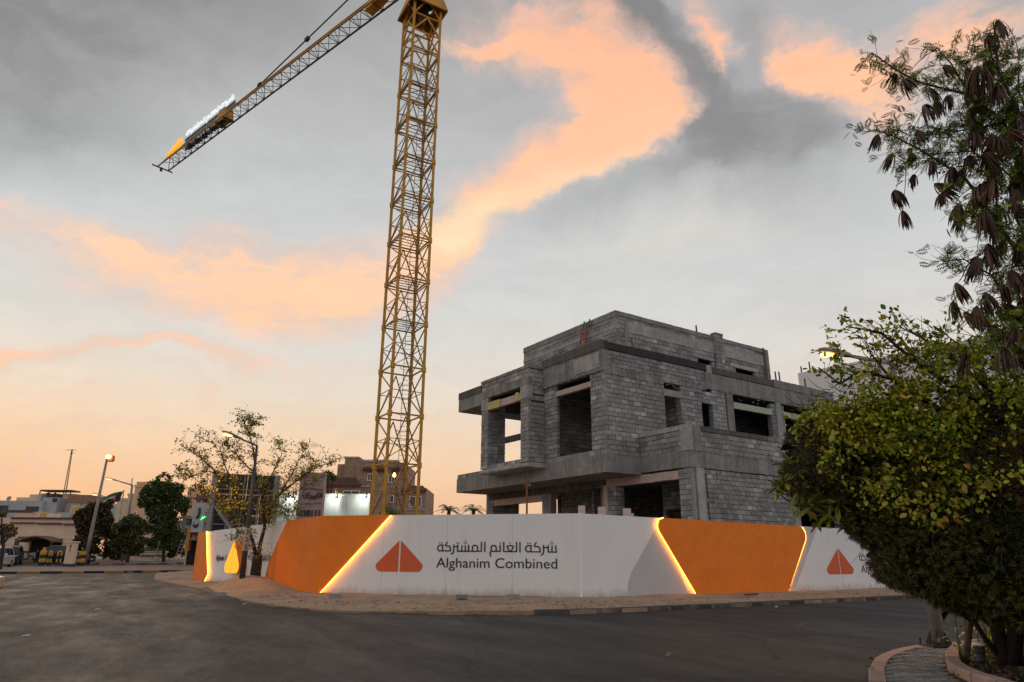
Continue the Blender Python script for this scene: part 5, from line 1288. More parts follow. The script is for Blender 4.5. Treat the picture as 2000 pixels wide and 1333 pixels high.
r = bx(394, 401, 1008, 1016, Y4 - .2); MB().tube([(r[0], Y4 - .3, r[2]), (r[0] + .12, Y4 - .3, r[3] - .1), (r[0] + .22, Y4 - .3, r[2] + .15), (r[1], Y4 - .3, r[3] - .05)], .055, 6).build('green_light', MGREENL, shop)
sb('roof_tiles', 385, 420, 966, 976, .6, 1.5, MTILE)
MOC = plain('orange_column_paint', (.50, .21, .025), .7, .15, 2)
sb('column', 363, 370, 1031, 1076, .2, .5, MOC); sb('column', 386, 394, 1040, 1092, -.2, .5, plain('dull_orange_column', (.30, .13, .03), .8), .3); sb('lintel', 366, 396, 1036, 1046, .4, .4, plain('brown_fascia', (.15, .06, .025), .8))
sb('door_opening', 366, 387, 1056, 1095, 1.2, .25, MDARK, .3); sb('awning', 366, 382, 1052, 1054, -.4, 1.4, MSTEEL)  # doorway shade painted as a near-black box
q = dp(342, 1090, 74); t = thing('aluminium_ladder', 'small aluminium ladder leaning by the shop column', 'ladder', (q.x, q.y, .45), radians(90)); t.rotation_euler = (0, 0, radians(0))
tp_ = dp(357, 1060, 74) - Vector((q.x, q.y, .45))
for s_ in (-.2, .2): MB().bar((s_, 0, 0), Vector((s_, 0, 0)) + tp_ * 1.15, .05).build('rail', MSTEEL, t)
for i in range(8): p = tp_ * (.08 + i * .14); MB().bar(p + Vector((-.2, 0, 0)), p + Vector((.2, 0, 0)), .05).build('rung', MSTEEL, t)
for px, w, lab in ((287, 15, 'stack of pale pipes and boards lying before the far trees, left pile'), (305, 14, 'stack of pale boards with red edges lying before the far trees, right pile')):
    q = dp(px, 1090, 96); st = thing('board_stack', lab, 'stack', (q.x, q.y, terr(q.x, q.y) + .12), 0, 'stacks of boards')
    for k in range(6): MB().box(-.55 * w / 8 + rng.uniform(-.2, .1), .55 * w / 8 + rng.uniform(-.1, .2), -.5, .5, k * .24, k * .24 + .19).build('board', (MWHITE, MBEIGE, MPAVE)[k % 3], st)
q = dp(234, 1090, 100); tt = thing('white_tarpaulin', 'pale leaning sheet of tarpaulin below the far lamp between trees', 'tarpaulin', (q.x, q.y, .9)); MB().prism([(-1.1, 0, -.2), (1.2, 0, -.2), (1.0, .3, 1.6), (.3, .3, 2.5), (-.3, .3, 2.1)], (0, .2, 0)).build('sheet', MGRYW, tt)
# billboard, seen from its dark back
Y5 = 46.0
bb = thing('billboard', 'large dark-backed billboard with steel frame behind the bare tree', 'billboard', (0, 0, 0))
A_, B_ = aty(427, 932, Y5), aty(541, 932, Y5 + 1.5); z1 = aty(480, 927, Y5 + .7).z; z0 = aty(480, 1030, Y5 + .7).z
ed_ = (Vector((B_.x, B_.y, 0)) - Vector((A_.x, A_.y, 0))); el_ = ed_.length; ed_.normalize(); bn = Vector((ed_.y, -ed_.x, 0))
def bbp(s_, z, o=0): return Vector((A_.x, A_.y, 0)) + ed_ * s_ + bn * o + EZ * z
MBB = plain('dark_board', (.035, .032, .033), .8, .25, 1)
for i in range(4):
    for j in range(3):
        s0, s1 = el_ * i / 4 + .01, el_ * (i + 1) / 4 - .01; c0, c1 = z0 - .6 + (z1 - z0 + .6) * j / 3 + .01, z0 - .6 + (z1 - z0 + .6) * (j + 1) / 3 - .01
        MB().prism([bbp(s0, c0), bbp(s1, c0), bbp(s1, c1), bbp(s0, c1)], -bn * .05).build('board_sheet', MBB, bb)
for s_ in (-.15, el_ + .05): MB().bar(bbp(s_, .1, .12), bbp(s_, z1 + (.15 if s_ < 0 else 0), .12), .34, .3).build('post', MSTEEL, bb)
for s_ in (el_ * .22, el_ * .45, el_ * .72): MB().bar(bbp(s_, z0 - .5, .08), bbp(s_, z1 - .1, .08), .07).build('stud', MSTEEL, bb)
for z_ in (z0 + .15, z0 + 1.2, z0 + 2.4): MB().bar(bbp(0, z_, .13), bbp(el_, z_, .13), .06).build('rail', MSTEEL, bb)
MB().bar(bbp(0, z0 + 1.3, .2), bbp(1.5, z0 - .6, 1.2), .16).build('brace', MSTEEL, bb)
# pylon sign
Y6 = 44.0
py_ = thing('pylon_sign', 'tall pinkish pylon sign with dark Arabic name and a telephone number', 'sign', (0, 0, 0))
r = bx(581, 634, 925, 1012, Y6); xt0, xt1 = aty(590, 925, Y6).x, aty(637, 925, Y6).x; zt_ = aty(610, 923, Y6).z
cxp = (r[0] + r[1]) / 2; wp_ = (xt1 - xt0) / 2
MPYL = plain('pink_acm_panel', (.36, .255, .265), .5, .12, 1)
rows = 6
for i in range(rows):
    for j in range(2):
        a, b_ = .2 + (zt_ - .2) * i / rows + .008, .2 + (zt_ - .2) * (i + 1) / rows - .008; x0, x1 = cxp - wp_ + wp_ * j + .008, cxp - wp_ + wp_ * (j + 1) - .008
        MB().box(x0, x1, Y6, Y6 + .5, a, b_).build('clad_panel', MPYL, py_)
MB().box(cxp - wp_ - .03, cxp - wp_ + .0, Y6 + .01, Y6 + .6, .2, zt_).build('edge_trim', MPINK, py_)
def pyt(body, a, b_, c, d_, mat, th=.07):
    r = bx(a, b_, c, d_, Y6); lettering('lettering', body, (r[0], Y6 - .004, r[2]), (r[1] - r[0], 0, 0), (0, 0, r[3] - r[2]), (0, -1, 0), th, mat, py_)
forms = lambda *f: text_mesh(''.join(chr(k) for k in f[::-1]))
MSGD = plain('dark_green_letters', (.015, .03, .025), .5)
pyt(forms(0xFED3, 0xFE8E, 0xFEF3, 0xFE92, 0xFEAE, 0xFED9), 592, 630, 961, 976, MSGD, .12)
pyt(forms(0xFEE3, 0xFEAE, 0xFEDB, 0xFEB0), 618, 628, 981.5, 985, MINK, .03); pyt(forms(0xFEDF, 0xFEB4, 0xFE98, 0xFEE0, 0xFEE3, 0xFE8E, 0xFE95), 584, 616, 981.5, 985.5, MINK, .03)
pyt(text_mesh('1838111'), 579.5, 625, 996, 1008.5, MSGD, .12)
r = bx(590, 631, 953, 976, Y6); mr_ = plain('red_swoosh', (.20, .03, .03), .5)
MB().tube([(r[0] + .25, Y6 - .1, r[2] + .05), (r[0], Y6 - .1, r[2] + .3), (r[0] + .08, Y6 - .1, r[3] - .12), (r[0] + .35, Y6 - .1, r[3]), (r[0] + .9, Y6 - .1, r[3] - .1), (r[1] - .1, Y6 - .1, r[3] - .12), (r[1], Y6 - .1, r[3] - .22)], .028, 6).build('red_outline', mr_, py_)
c_ = aty(612, 950, Y6); MB().tube([(c_.x - .09, Y6 - .1, c_.z), (c_.x - .03, Y6 - .1, c_.z + .09), (c_.x + .08, Y6 - .1, c_.z + .07), (c_.x + .03, Y6 - .1, c_.z - .08)], .022, 6).build('red_ornament', mr_, py_)
# lit panel wall
Y7 = 52.0
lw = thing('lit_panel_wall', 'long pale panel wall washed by small floodlights behind the orange corner', 'wall', (0, 0, 0))
MPAN = plain('pale_acm_panel', (.55, .58, .55), .45, .06, 1)
x0, x1 = aty(520, 985, Y7).x, aty(722, 985, Y7).x; zt2 = aty(640, 966, Y7).z
npn = 9
for i in range(npn):
    for j in range(3):
        a, b_ = .2 + (zt2 - .2) * j / 3 + .006, .2 + (zt2 - .2) * (j + 1) / 3 - .006
        MB().box(x0 + (x1 - x0) * i / npn + .006, x0 + (x1 - x0) * (i + 1) / npn - .006, Y7, Y7 + .2, a, b_).build('clad_panel', MPAN, lw)
MB().box(x0, x1, Y7 + .02, Y7 + .22, zt2, zt2 + .06).build('coping', MPINK, lw)
for i, px in enumerate((560, 647, 703)):
    a = aty(px + (11 if i == 1 else 12), 968, Y7 - .7); t = thing('wall_floodlight', ['small black floodlight on the lit wall left of the pylon sign', 'small black floodlight on a curved bracket right of the pylon sign', 'small black floodlight at the right end of the lit wall'][i], 'floodlight', a, 0, 'floodlights on the lit wall')
    MB().box(-.1, .1, -.08, .08, -.2, .12).build('housing', MDKST, t, bevel=.02); MB().tube([(0, 0, .1), (0, .1, .5), (-.25, .5, .55), (-.3, .72, .1)], .02, 5).build('bracket', MYEL if i == 1 else MDKST, t)
    MB().box(-.08, .08, .085, .1, -.16, .08).build('lens', MFLOOD, t)
    ld = bpy.data.lights.new('flood_light', 'SPOT'); ld.energy = 110; ld.color = (.93, 1, .9); ld.spot_size = radians(130); ld.spot_blend = 1; ld.shadow_soft_size = .08
    lo = bpy.data.objects.new('flood_light', ld); col.objects.link(lo); lo.parent = t; lo.location = (-.2, -.25, .1); lo.rotation_euler = (radians(62), 0, 0)

# ------------------------------------------------------------------ brick villa behind the crane
Y8 = 74.0
vi = thing('stone_villa', 'pinkish stone villa with brown tiled roofs standing behind the crane base', 'house', (0, 0, 0))
def vb(nm, a, b_, c, d_, dy, dep, mat, z0=None):
    r = bx(a, b_, c, d_, Y8 + dy); return MB().box(r[0], r[1], Y8 + dy, Y8 + dy + dep, r[2] if z0 is None else z0, r[3]).build(nm, mat, vi)
vb('wall', 634, 760, 950, 1010, 0, 8, MSTONE, .3); vb('wall', 694, 790, 905, 1000, 1.2, 8, MSTONE, .3); vb('wall', 755, 831, 953, 1010, .4, 8, MSTONE, .3)
vb('wall', 672, 700, 893, 950, 1.8, 4, MSTONE); vb('wall', 658, 680, 907, 950, 2.4, 4, MSTONE); vb('wall', 690, 716, 901, 950, 2.0, 5, MSTONE)
vb('cornice', 671, 701, 892, 895, 1.7, 4.2, MPINK); vb('string_course', 755, 832, 994, 996, .33, .1, MPINK); vb('cornice', 634, 722, 948.5, 951, -.25, .3, MPINK)
def tiled(a0, a1, b0, b1, yt, yb, dy, back=2.2):   # sloping tiled roof with ridges
    lo0, lo1 = aty(a0, yb, Y8 + dy - .5), aty(a1, yb, Y8 + dy - .5); hi0, hi1 = aty(b0, yt, Y8 + dy - .5), aty(b1, yt, Y8 + dy - .5)
    hi0.y += back; hi1.y += back; hi0.x *= hi0.y / (Y8 + dy - .5); hi1.x *= hi1.y / (Y8 + dy - .5)
    hi0.z = CAM.z + (hi0.z - CAM.z) * hi0.y / (Y8 + dy - .5); hi1.z = hi0.z
    r_ = MB().prism([lo0, lo1, hi1, hi0], (0, .1, -.12)).build('tiled_roof', MTILE, vi)
    t_ = MB(); n_ = max(4, int((lo1 - lo0).length / .30)); nn = 7
    for i in range(n_):
        for j in range(nn):
            u_ = (i + .5) / n_; p = lo0.lerp(lo1, u_).lerp(hi0.lerp(hi1, u_), j / nn) + Vector((0, 0, .04)); q_ = lo0.lerp(lo1, u_).lerp(hi0.lerp(hi1, u_), (j + 1) / nn) + Vector((0, 0, .01))
            t_.tube([p, q_], [.12, .10], 5)
    stuff(t_.build('roof_tiles', MTILE, r_, fix=False))
tiled(634, 705, 634, 697, 934, 948, 0); tiled(708, 788, 712, 782, 903, 917, 1.2); tiled(783, 834, 786, 826, 950, 958, .4)
for a, b_, c, d_, dy in ((719, 727, 927, 938, 1.15), (760, 770, 929, 942, 1.15), (757, 768, 969, 981, .35), (801, 822, 971, 990, .35), (671, 701, 960, 972, -.05)):
    r = bx(a, b_, c, d_, Y8 + dy); window(vi, r[0], r[1], r[2], r[3], Y8 + dy)
for i in range(7): q = aty(692 + i * 4.2, 925 - (i % 2) * 3, Y8 + 1.95); MB().box(q.x - .07, q.x + .07, q.y - .05, q.y + .1, q.z - .07, q.z + .07).build('vent_hole', MDARK, vi)  # small dark boxes painted as shaded holes
for i in range(5):
    q = aty(640 + i * 4, 905 + i * 7, Y8 + 5)
pv = aty(740, 900, Y8 + 6); MB().box(pv.x - 2, pv.x + 2.2, pv.y, pv.y + 1.5, pv.z - .8, pv.z + .1).build('roof_unit', MGRYW, vi)
# white building at the right
wb = thing('white_building', 'plain white tall building corner behind the right end of the block villa', 'building', (0, 0, 0))
c0 = dp(1558, 729, 64); L1 = gz(1700, 701, c0.z) - c0; L1.z = 0; L1.normalize(); bk = Vector((-L1.y, L1.x, 0))
zt3 = c0.z; lv = 8
for j in range(lv):
    a, b_ = .2 + (zt3 - .2) * j / lv, .2 + (zt3 - .2) * (j + 1) / lv - .02
    MB().prism([Vector((c0.x, c0.y, a)), Vector((c0.x, c0.y, a)) + L1 * 26, Vector((c0.x, c0.y, b_)) + L1 * 26, Vector((c0.x, c0.y, b_))], bk * 10).build('wall_panel', MWHITE, wb)
MB().prism([Vector((c0.x, c0.y, .3)) + bk * .03 + L1 * .03, Vector((c0.x, c0.y, .3)) + L1 * 25.9 + bk * .03, Vector((c0.x, c0.y, zt3 - .2)) + L1 * 25.9 + bk * .03, Vector((c0.x, c0.y, zt3 - .2)) + bk * .03 + L1 * .03], bk * 9.9).build('core', MGRYW, wb)
for px, py in ((1564, 716), (1580, 707), (1545, 735)):
    a = dp(px, py, 64.5); MB().bar((a.x, a.y, zt3 - .1), (a.x, a.y, a.z), .09).build('rebar_stub', MREB, wb)

# ------------------------------------------------------------------ paved corner and planter on the right
ISL = [gz(x, y, .1).to_2d() for x, y in [(1702, 1360), (1697, 1333), (1696, 1306), (1712, 1283), (1745, 1270), (1790, 1261), (1845, 1256.5), (1920, 1254), (2100, 1254)]]
ip = [tuple(p) for p in ISL] + [(22, 15.5), (22, 8), (4.6, 8.2)]
struct(slab('corner_pavement', ip, .085, plain('joint_sand', (.085, .07, .06), .95, .3, 20)))
kerb('flush_edging', ISL[1:], .62, .20, .12, [MKERBP], -1, gap=.006)
PLN = [gz(x, y, .2).to_2d() for x, y in [(1905, 1256), (1868, 1262), (1850, 1274), (1846, 1290), (1853, 1305), (1880, 1321), (1925, 1336), (1990, 1352), (2080, 1372)]]
pl_poly = [tuple(p) for p in PLN] + [(16, 8.6), (16, 16.5)]
struct(slab('planter_soil', pl_poly, .15, plain('dark_soil', (.045, .03, .022), .97, .4, 9, bump=.8), step=.3, zf=lambda x, y: noise.noise(Vector((x * 2, y * 2, 0))) * .04))
kerb('planter_kerb', PLN, .52, .17, .27, [MKERBP], 1, gap=.012)
# pavers laid in staggered rows
MPV = block_mat('paver', .27); pv_e = bpy.data.objects.new('corner_paving', None); col.objects.link(pv_e); struct(pv_e)
pcell = []; pang = radians(-8); ca_, sa_ = cos(pang), sin(pang)
islp = [tuple(p) for p in ip]; cpl = [tuple(p) for p in pl_poly]
for j in range(-10, 80):
    for i in range(-40, 60):
        u = 6.5 + (i + .5 * (j % 2)) * .212; v = 8.4 + j * .112
        x = 6.5 + (u - 6.5) * ca_ - (v - 11) * sa_; y = 11 + (u - 6.5) * sa_ + (v - 11) * ca_
        if inside((x, y), islp) and not inside((x, y), cpl) and y < 15.2 and x < 12:
            # keep clear of the edging band
            ok = all((Vector((x, y)) - p).length > .0 for p in ISL); dmin = min(((Vector((x, y)) - (a + (b - a) * max(0, min(1, (Vector((x, y)) - a).dot(b - a) / (b - a).length_squared)))).length) for a, b in zip(ISL[:-1], ISL[1:]))
            if dmin > .24: pcell.append((x, y))
pcell.sort(key=lambda p: p[0] ** 2 + p[1] ** 2 if p[1] > 9.3 else 999)
w_, h_, d_ = .093, .041, .045                # zig-zag paver outline
zz_ = [(-w_, -h_ + .012), (-w_ * .5, -h_ - .006), (0, -h_ + .012), (w_ * .5, -h_ - .006), (w_, -h_ + .012), (w_, h_ - .0), (w_ * .5, h_ - .018), (0, h_), (-w_ * .5, h_ - .018), (-w_, h_)]
pm_ = MB().prism([(a, b, -d_) for a, b in zz_], (0, 0, d_)).build('paver', MPV); pme = pm_.data; bpy.data.objects.remove(pm_)
rp = MB()
for k, (x, y) in enumerate(pcell):
    z = .085 + .035 + rng.uniform(-.004, .004)
    if k < 300:
        o = bpy.data.objects.new('paver', pme); col.objects.link(o); o.parent = pv_e; o.location = (x, y, z); o.rotation_euler = (rng.uniform(-.02, .02), rng.uniform(-.02, .02), pang)
    else: rp.prism([(x + a * ca_ - b * sa_, y + a * sa_ + b * ca_, z - d_) for a, b in zz_], (0, 0, d_))
if rp.v: stuff(rp.build('paver_field', MPV, pv_e))
# planter spotlight
q = gz(1921, 1312, .16); t = thing('planter_spotlight', 'small black garden spotlight with a white rim standing in the planter', 'spotlight', (q.x, q.y, .16))
MB().tube([(0, 0, 0), (0, 0, .12)], .03, 8).build('spike', MBLK, t); MB().lathe((0, 0, .1), [(.035, 0), (.06, .03), (.055, .12), (.065, .14), (.07, .22)], 14).build('housing', MBLK, t)
MB().lathe((0, 0, .32), [(.075, 0), (.085, .02), (.07, .045), (.02, .05)], 14).build('rim', plain('white_rim', (.6, .58, .55), .4, bump=0), t, smooth=True)

# ------------------------------------------------------------------ vegetation
nr_ = np.random.RandomState(11)
LEAFS = {
    'ovate': ([(0, 0, 0), (.30, .28, .05), (.65, .30, .06), (1, 0, -.04), (.65, -.30, .06), (.30, -.28, .05)], [(0, 3, 2, 1), (0, 5, 4, 3)]),
    'narrow': ([(0, 0, 0), (.5, .10, .03), (1, 0, -.10), (.5, -.10, .03)], [(0, 2, 1), (0, 3, 2)]),
    'long': ([(0, 0, 0), (.35, .09, .04), (.75, .13, .0), (1, 0, -.10), (.75, -.13, .0), (.35, -.09, .04)], [(0, 3, 2, 1), (0, 5, 4, 3)]),
}
def _star():
    V, F = [], []
    for k in range(6):
        a = 2 * pi * k / 6; r_ = Matrix.Rotation(a, 3, 'X') @ Matrix.Rotation(-.55, 3, 'Y')
        b0 = len(V)
        for p in [(0, 0, 0), (.5, .07, .02), (1, 0, -.1), (.5, -.07, .02)]: V.append(tuple(r_ @ Vector(p)))
        F.append((b0, b0 + 1, b0 + 2, b0 + 3))
    return V, F
def _pinn():
    V, F = [], []
    for k in range(7):
        x = .08 + k * .13; l_ = .36 * sin(pi * (k + 1.5) / 9.5)
        for s_ in (-1, 1):
            b0 = len(V); V += [(x, 0, 0), (x - .01, s_ * l_ * .5, .02), (x + .08, s_ * l_, -.02), (x + .10, s_ * l_ * .45, 0)]; F.append((b0, b0 + 1, b0 + 2, b0 + 3))
    return V, F
LEAFS['star'] = _star(); LEAFS['pinnate'] = _pinn()
def leaves(name, pts, size, kind, mat, parent, droop=.0, dirs=None, var=.35):
    tv, tf = LEAFS[kind]; tv = np.array(tv); n = len(pts); pts = np.asarray(pts, float)
    d = nr_.normal(size=(n, 3)) if dirs is None else np.asarray(dirs) + nr_.normal(size=(n, 3)) * .45
    d[:, 2] -= droop; d /= np.linalg.norm(d, axis=1)[:, None]
    u = nr_.normal(size=(n, 3)) * .6 + np.array([0, 0, 1.0]); s_ = np.cross(u, d); s_ /= np.linalg.norm(s_, axis=1)[:, None]; nn = np.cross(d, s_)
    sz = size * (1 + nr_.uniform(-var, var, n))
    V = pts[:, None, :] + sz[:, None, None] * (tv[None, :, 0:1] * d[:, None, :] + tv[None, :, 1:2] * s_[:, None, :] + tv[None, :, 2:3] * nn[:, None, :])
    V = V.reshape(-1, 3); k = len(tv)
    me = bpy.data.meshes.new(name)
    fl = [len(f) for f in tf]; idx = np.concatenate([np.array(f) for f in tf])
    loops = (np.arange(n)[:, None] * k + idx[None, :]).reshape(-1)
    tot = np.tile(np.array(fl), n); st = np.concatenate([[0], np.cumsum(tot)[:-1]])
    me.vertices.add(len(V)); me.vertices.foreach_set('co', V.reshape(-1)); me.loops.add(len(loops)); me.loops.foreach_set('vertex_index', loops)
    me.polygons.add(len(tot)); me.polygons.foreach_set('loop_start', st); me.polygons.foreach_set('loop_total', tot); me.update(calc_edges=True)
    return stuff(link(name, me, mat, parent))
def curve(a, b, sag=.1, n=6, jit=.05):
    a, b = Vector(a), Vector(b); L_ = (b - a).length; off = Vector((rng.gauss(0, 1), rng.gauss(0, 1), rng.gauss(0, 1))) * L_ * jit
    return [a.lerp(b, i / n) + (off - Vector((0, 0, sag * L_))) * sin(pi * i / n) * 1.0 for i in range(n + 1)]

# --- bare-branched tree in front of the hoarding
def bare_tree():
    q = dp(498, 1141, 35.6); base = Vector((q.x, q.y, .42)); t = thing('small_tree', 'sparse twiggy tree with a forked dark trunk on a sand mound by the hoarding', 'tree', base)
    P_ = lambda x, y, dd=0: dp(x, y, 35.6 + dd) - base
    tr = MB().tube([Vector((0, 0, -.4)), P_(499, 1120), P_(502, 1098), P_(503, 1085)], [.27, .24, .23, .2], 10).build('trunk', MBARKD, t, smooth=True)
    L_ = [([(500, 1090), (494, 1060), (485, 1030), (478, 1000), (460, 960), (430, 925), (395, 895), (350, 868)], .13), ([(505, 1090), (510, 1060), (516, 1030), (514, 1000), (512, 970), (500, 925), (490, 880), (487, 840), (470, 815)], .14),
          ([(516, 1025), (528, 995), (545, 965), (580, 940), (615, 915), (655, 900)], .09), ([(512, 970), (530, 930), (545, 890), (548, 865)], .06), ([(478, 1000), (455, 985), (420, 975), (385, 950)], .05), ([(460, 960), (440, 910), (425, 870), (380, 850)], .05),
          ([(545, 965), (570, 925), (590, 890), (600, 870)], .05), ([(500, 925), (470, 895), (455, 870), (430, 865)], .05), ([(580, 940), (600, 930), (630, 880)], .04), ([(490, 1045), (470, 1040), (455, 1058)], .025), ([(505, 1095), (492, 1075), (480, 1055)], .02),
          ([(430, 925), (400, 920), (360, 935), (345, 915)], .035), ([(487, 840), (500, 825), (480, 820)], .02), ([(516, 1010), (540, 1000), (560, 1010), (580, 990)], .035), ([(485, 1030), (450, 1000), (430, 990)], .035), ([(521, 1000), (570, 965), (610, 945), (640, 930)], .04)]
    pts = []
    for k, (pl_, r0) in enumerate(L_):
        dd = rng.uniform(-1.6, 1.6); n_ = len(pl_)
        w = [P_(x, y, dd * (i / (n_ - 1)) if k > 0 else 0) for i, (x, y) in enumerate(pl_)]
        w = [p + Vector((rng.gauss(0, .05), rng.gauss(0, .05), rng.gauss(0, .05))) for p in w]
        MB().tube(w, [r0 * .72 * (1 - .85 * i / (n_ - 1)) for i in range(n_)], 7).build('limb', MBARKD, t, smooth=True)
        for i in range(n_ - 1):
            for s_ in range(7):
                if (k < 3 and i < 3) and k != 2: continue
                pts.append(w[i].lerp(w[i + 1], rng.random()))
    tw = MB(); lp = []
    for p in pts * 3:
        d = Vector((rng.gauss(0, 1), rng.gauss(0, 1), rng.gauss(.35, .8))).normalized(); L2 = rng.uniform(.25, .85)
        c = curve(p, p + d * L2, -.05, 4, .12); tw.tube(c, [.009, .008, .007, .005, .004], 3, cap=False)
        for z_ in range(rng.randint(6, 12)):
            a = c[rng.randint(1, 4)]; lp.append(a + Vector((rng.gauss(0, .05), rng.gauss(0, .05), rng.gauss(0, .05))))
    stuff(tw.build('twigs', MBARKD, t, fix=False))
    leaves('foliage', [tuple(p) for p in lp], .095, 'ovate', MLT, t)
    return t
bare_tree()
# --- far trees
def blob_pts(cx, cy, D, rx, ry, n, rd=None, shell=.5):
    """points in an ellipsoid whose outline is rx x ry pixels at the given distance"""
    c = dp(cx, cy, D); ex_ = dp(cx + rx, cy, D) - c; rxm = ex_.length; rym = abs(dp(cx, cy - ry, D).z - c.z)
    v = nr_.normal(size=(n, 3)); v /= np.linalg.norm(v, axis=1)[:, None]; r_ = nr_.uniform(0, 1, n) ** (1 / 3 * shell); v *= r_[:, None]
    return np.array(c) + v * np.array([rxm, rd or rxm, rym])
def far_tree(label, base_px, D, blobs, mat, size=.26, dens=2.0, trunk=None, mat2=None, kind='ovate'):
    q = dp(*base_px, D); b = Vector((q.x, q.y, terr(q.x, q.y) + .05)); t = thing('street_tree', label, 'tree', b, 0, 'trees beyond the road')
    c = dp(blobs[0][0], blobs[0][1], D) - b
    MB().tube([(0, 0, -.3), c * .5 + Vector((.1, 0, 0)), c], [.22 * D / 90, .15 * D / 90, .08], 8).build('trunk', MBARKD, t)
    allp = []
    for cx, cy, rx, ry in blobs:
        n = int(rx * ry * 2.6 * dens); p = blob_pts(cx, cy, D + rng.uniform(-1, 1), rx, ry, n); allp.append(p)
        e = dp(cx, cy, D) - b; MB().tube([c * .6, (c * .6).lerp(e, .6) + Vector((0, 0, -.2)), e], [.12, .08, .04], 6).build('limb', MBARKD, t)
    allp = np.concatenate(allp); keep = np.array([noise.noise(Vector(p) * .75) + .5 * noise.noise(Vector(p) * 1.9) > -.02 for p in allp]); allp = allp[keep]
    leaves('foliage', allp - np.array(b), size, kind, mat, t)
    return t
far_tree('tall dark green tree, the largest beyond the road, left of the shop', (322, 1088), 90, [(318, 985, 34, 42), (300, 965, 26, 26), (335, 960, 24, 24), (322, 940, 17, 16), (345, 995, 22, 32), (285, 975, 16, 22), (315, 1030, 32, 30), (340, 1040, 26, 34), (360, 985, 12, 16)], MLDIST)
far_tree('dark reddish tree just right of the beige house', (168, 1092), 88, [(172, 1025, 24, 26), (185, 1000, 20, 20), (160, 1010, 16, 16), (200, 1020, 20, 26), (180, 1055, 34, 26), (205, 1060, 22, 28), (213, 985, 8, 10)], leafm('reddish_leaf', [(.25, (.03, .026, .013)), (.55, (.07, .055, .022)), (.85, (.13, .085, .03))]))
far_tree('softer olive tree between the flagpole and the big dark tree', (250, 1092), 86, [(252, 1030, 28, 24), (240, 1050, 26, 26), (272, 1045, 20, 30), (262, 1065, 26, 20), (230, 1035, 14, 18)], MLOLI, .26)
far_tree('low dark hedge tree before the far buildings behind the board stacks', (300, 1090), 98, [(295, 1070, 30, 18), (330, 1072, 24, 18), (225, 1078, 26, 14), (360, 1060, 14, 26)], MLDIST, .3)
far_tree('loose green tree showing above the shop roof', (385, 1080), 96, [(385, 965, 22, 20), (405, 950, 18, 14), (375, 985, 18, 18), (412, 975, 18, 22), (395, 940, 8, 8)], leafm('mid_green_leaf', [(.25, (.03, .04, .015)), (.55, (.07, .08, .02)), (.85, (.13, .12, .03))]), .24, .6)
far_tree('thin reddish shrub at the left edge beside the beige house', (8, 1075), 66, [(8, 1030, 16, 16), (20, 1040, 12, 12), (2, 1050, 12, 14), (4, 1012, 9, 14)], MLD, .2, .55)
far_tree('bright green shrub inside the crane base', (755, 1060), 47, [(750, 1003, 16, 12), (768, 1006, 16, 10), (742, 1000, 8, 8)], leafm('bright_leaf', [(.25, (.05, .12, .02)), (.55, (.10, .22, .03)), (.85, (.18, .3, .05))]), .13, 1.2)
far_tree('small dark tree crown beside the pylon sign top', (646, 1040), 62, [(640, 928, 10, 6), (650, 932, 7, 5)], MLDIST, .2)
def palm(label, px, py, D, R_=1.5):
    c = dp(px, py, D); t = thing('date_palm', label, 'palm', (c.x, c.y, 0), 0, 'palms behind the hoarding'); top = Vector((0, 0, c.z))
    MB().tube([(0, 0, -.2), top * .5, top], [.24, .18, .15], 10).build('trunk', MBARK, t)
    for k in range(16):
        a = 2 * pi * k / 16 + rng.uniform(-.2, .2); el_ = rng.uniform(.1, 1.15); L_ = R_ * rng.uniform(.8, 1.1); d = Vector((cos(a) * cos(el_), sin(a) * cos(el_), sin(el_)))
        sp_ = [top + d * (L_ * s_) - Vector((0, 0, .55 * L_ * s_ * s_)) for s_ in (0, .25, .5, .75, 1)]
        mb = MB().tube(sp_, [.03, .025, .02, .012, .006], 4)
        for s_ in range(4):
            for j in range(5):
                p = sp_[s_].lerp(sp_[s_ + 1], j / 5); tn = (sp_[s_ + 1] - sp_[s_]).normalized(); sd_ = tn.cross(EZ).normalized()
                for g_ in (-1, 1):
                    e = p + sd_ * g_ * .26 * R_ / 1.5 + tn * .22 - EZ * .05; mb.add([p, p + tn * .045, e], [(0, 1, 2)])
        mb.build('frond', MLDIST if k % 4 else MLOLI, t, fix=False)
palm('left palm top just above the hoarding, dry brown fronds', 877, 998, 58, 1.5); palm('right palm top just above the hoarding near the block villa', 925, 998, 58, 1.5); 

# --- right foreground: dense dark tree, broad-leaved tree, long-leaved shrub, podded tree
DB = 11.9
tb = gz(1965, 1300, .16); base = Vector((tb.x, tb.y, .15))
hedge = thing('dense_bush', 'huge dense dark bushy tree with fine leaves filling the right foreground', 'tree', base)
PB = lambda x, y, D=DB: dp(x, y, D) - base
for pl_, r0 in (([(1966, 1305), (1950, 1240), (1930, 1150), (1890, 1060), (1800, 980), (1700, 930)], .11), ([(1975, 1308), (1985, 1230), (1990, 1140), (2000, 1000), (1960, 880)], .12), ([(1950, 1230), (1900, 1190), (1850, 1150), (1780, 1110)], .06), ([(1960, 1290), (1925, 1250), (1895, 1200), (1870, 1150)], .05), ([(2010, 1320), (2030, 1200), (2060, 1050)], .1)):
    n_ = len(pl_); MB().tube([PB(x, y, tb.to_2d().length * (1 - i / (n_ - 1)) + DB * (i / (n_ - 1))) for i, (x, y) in enumerate(pl_)], [r0 * (1 - .7 * i / (n_ - 1)) for i in range(n_)], 9).build('stem', MBARKD, hedge, smooth=True)
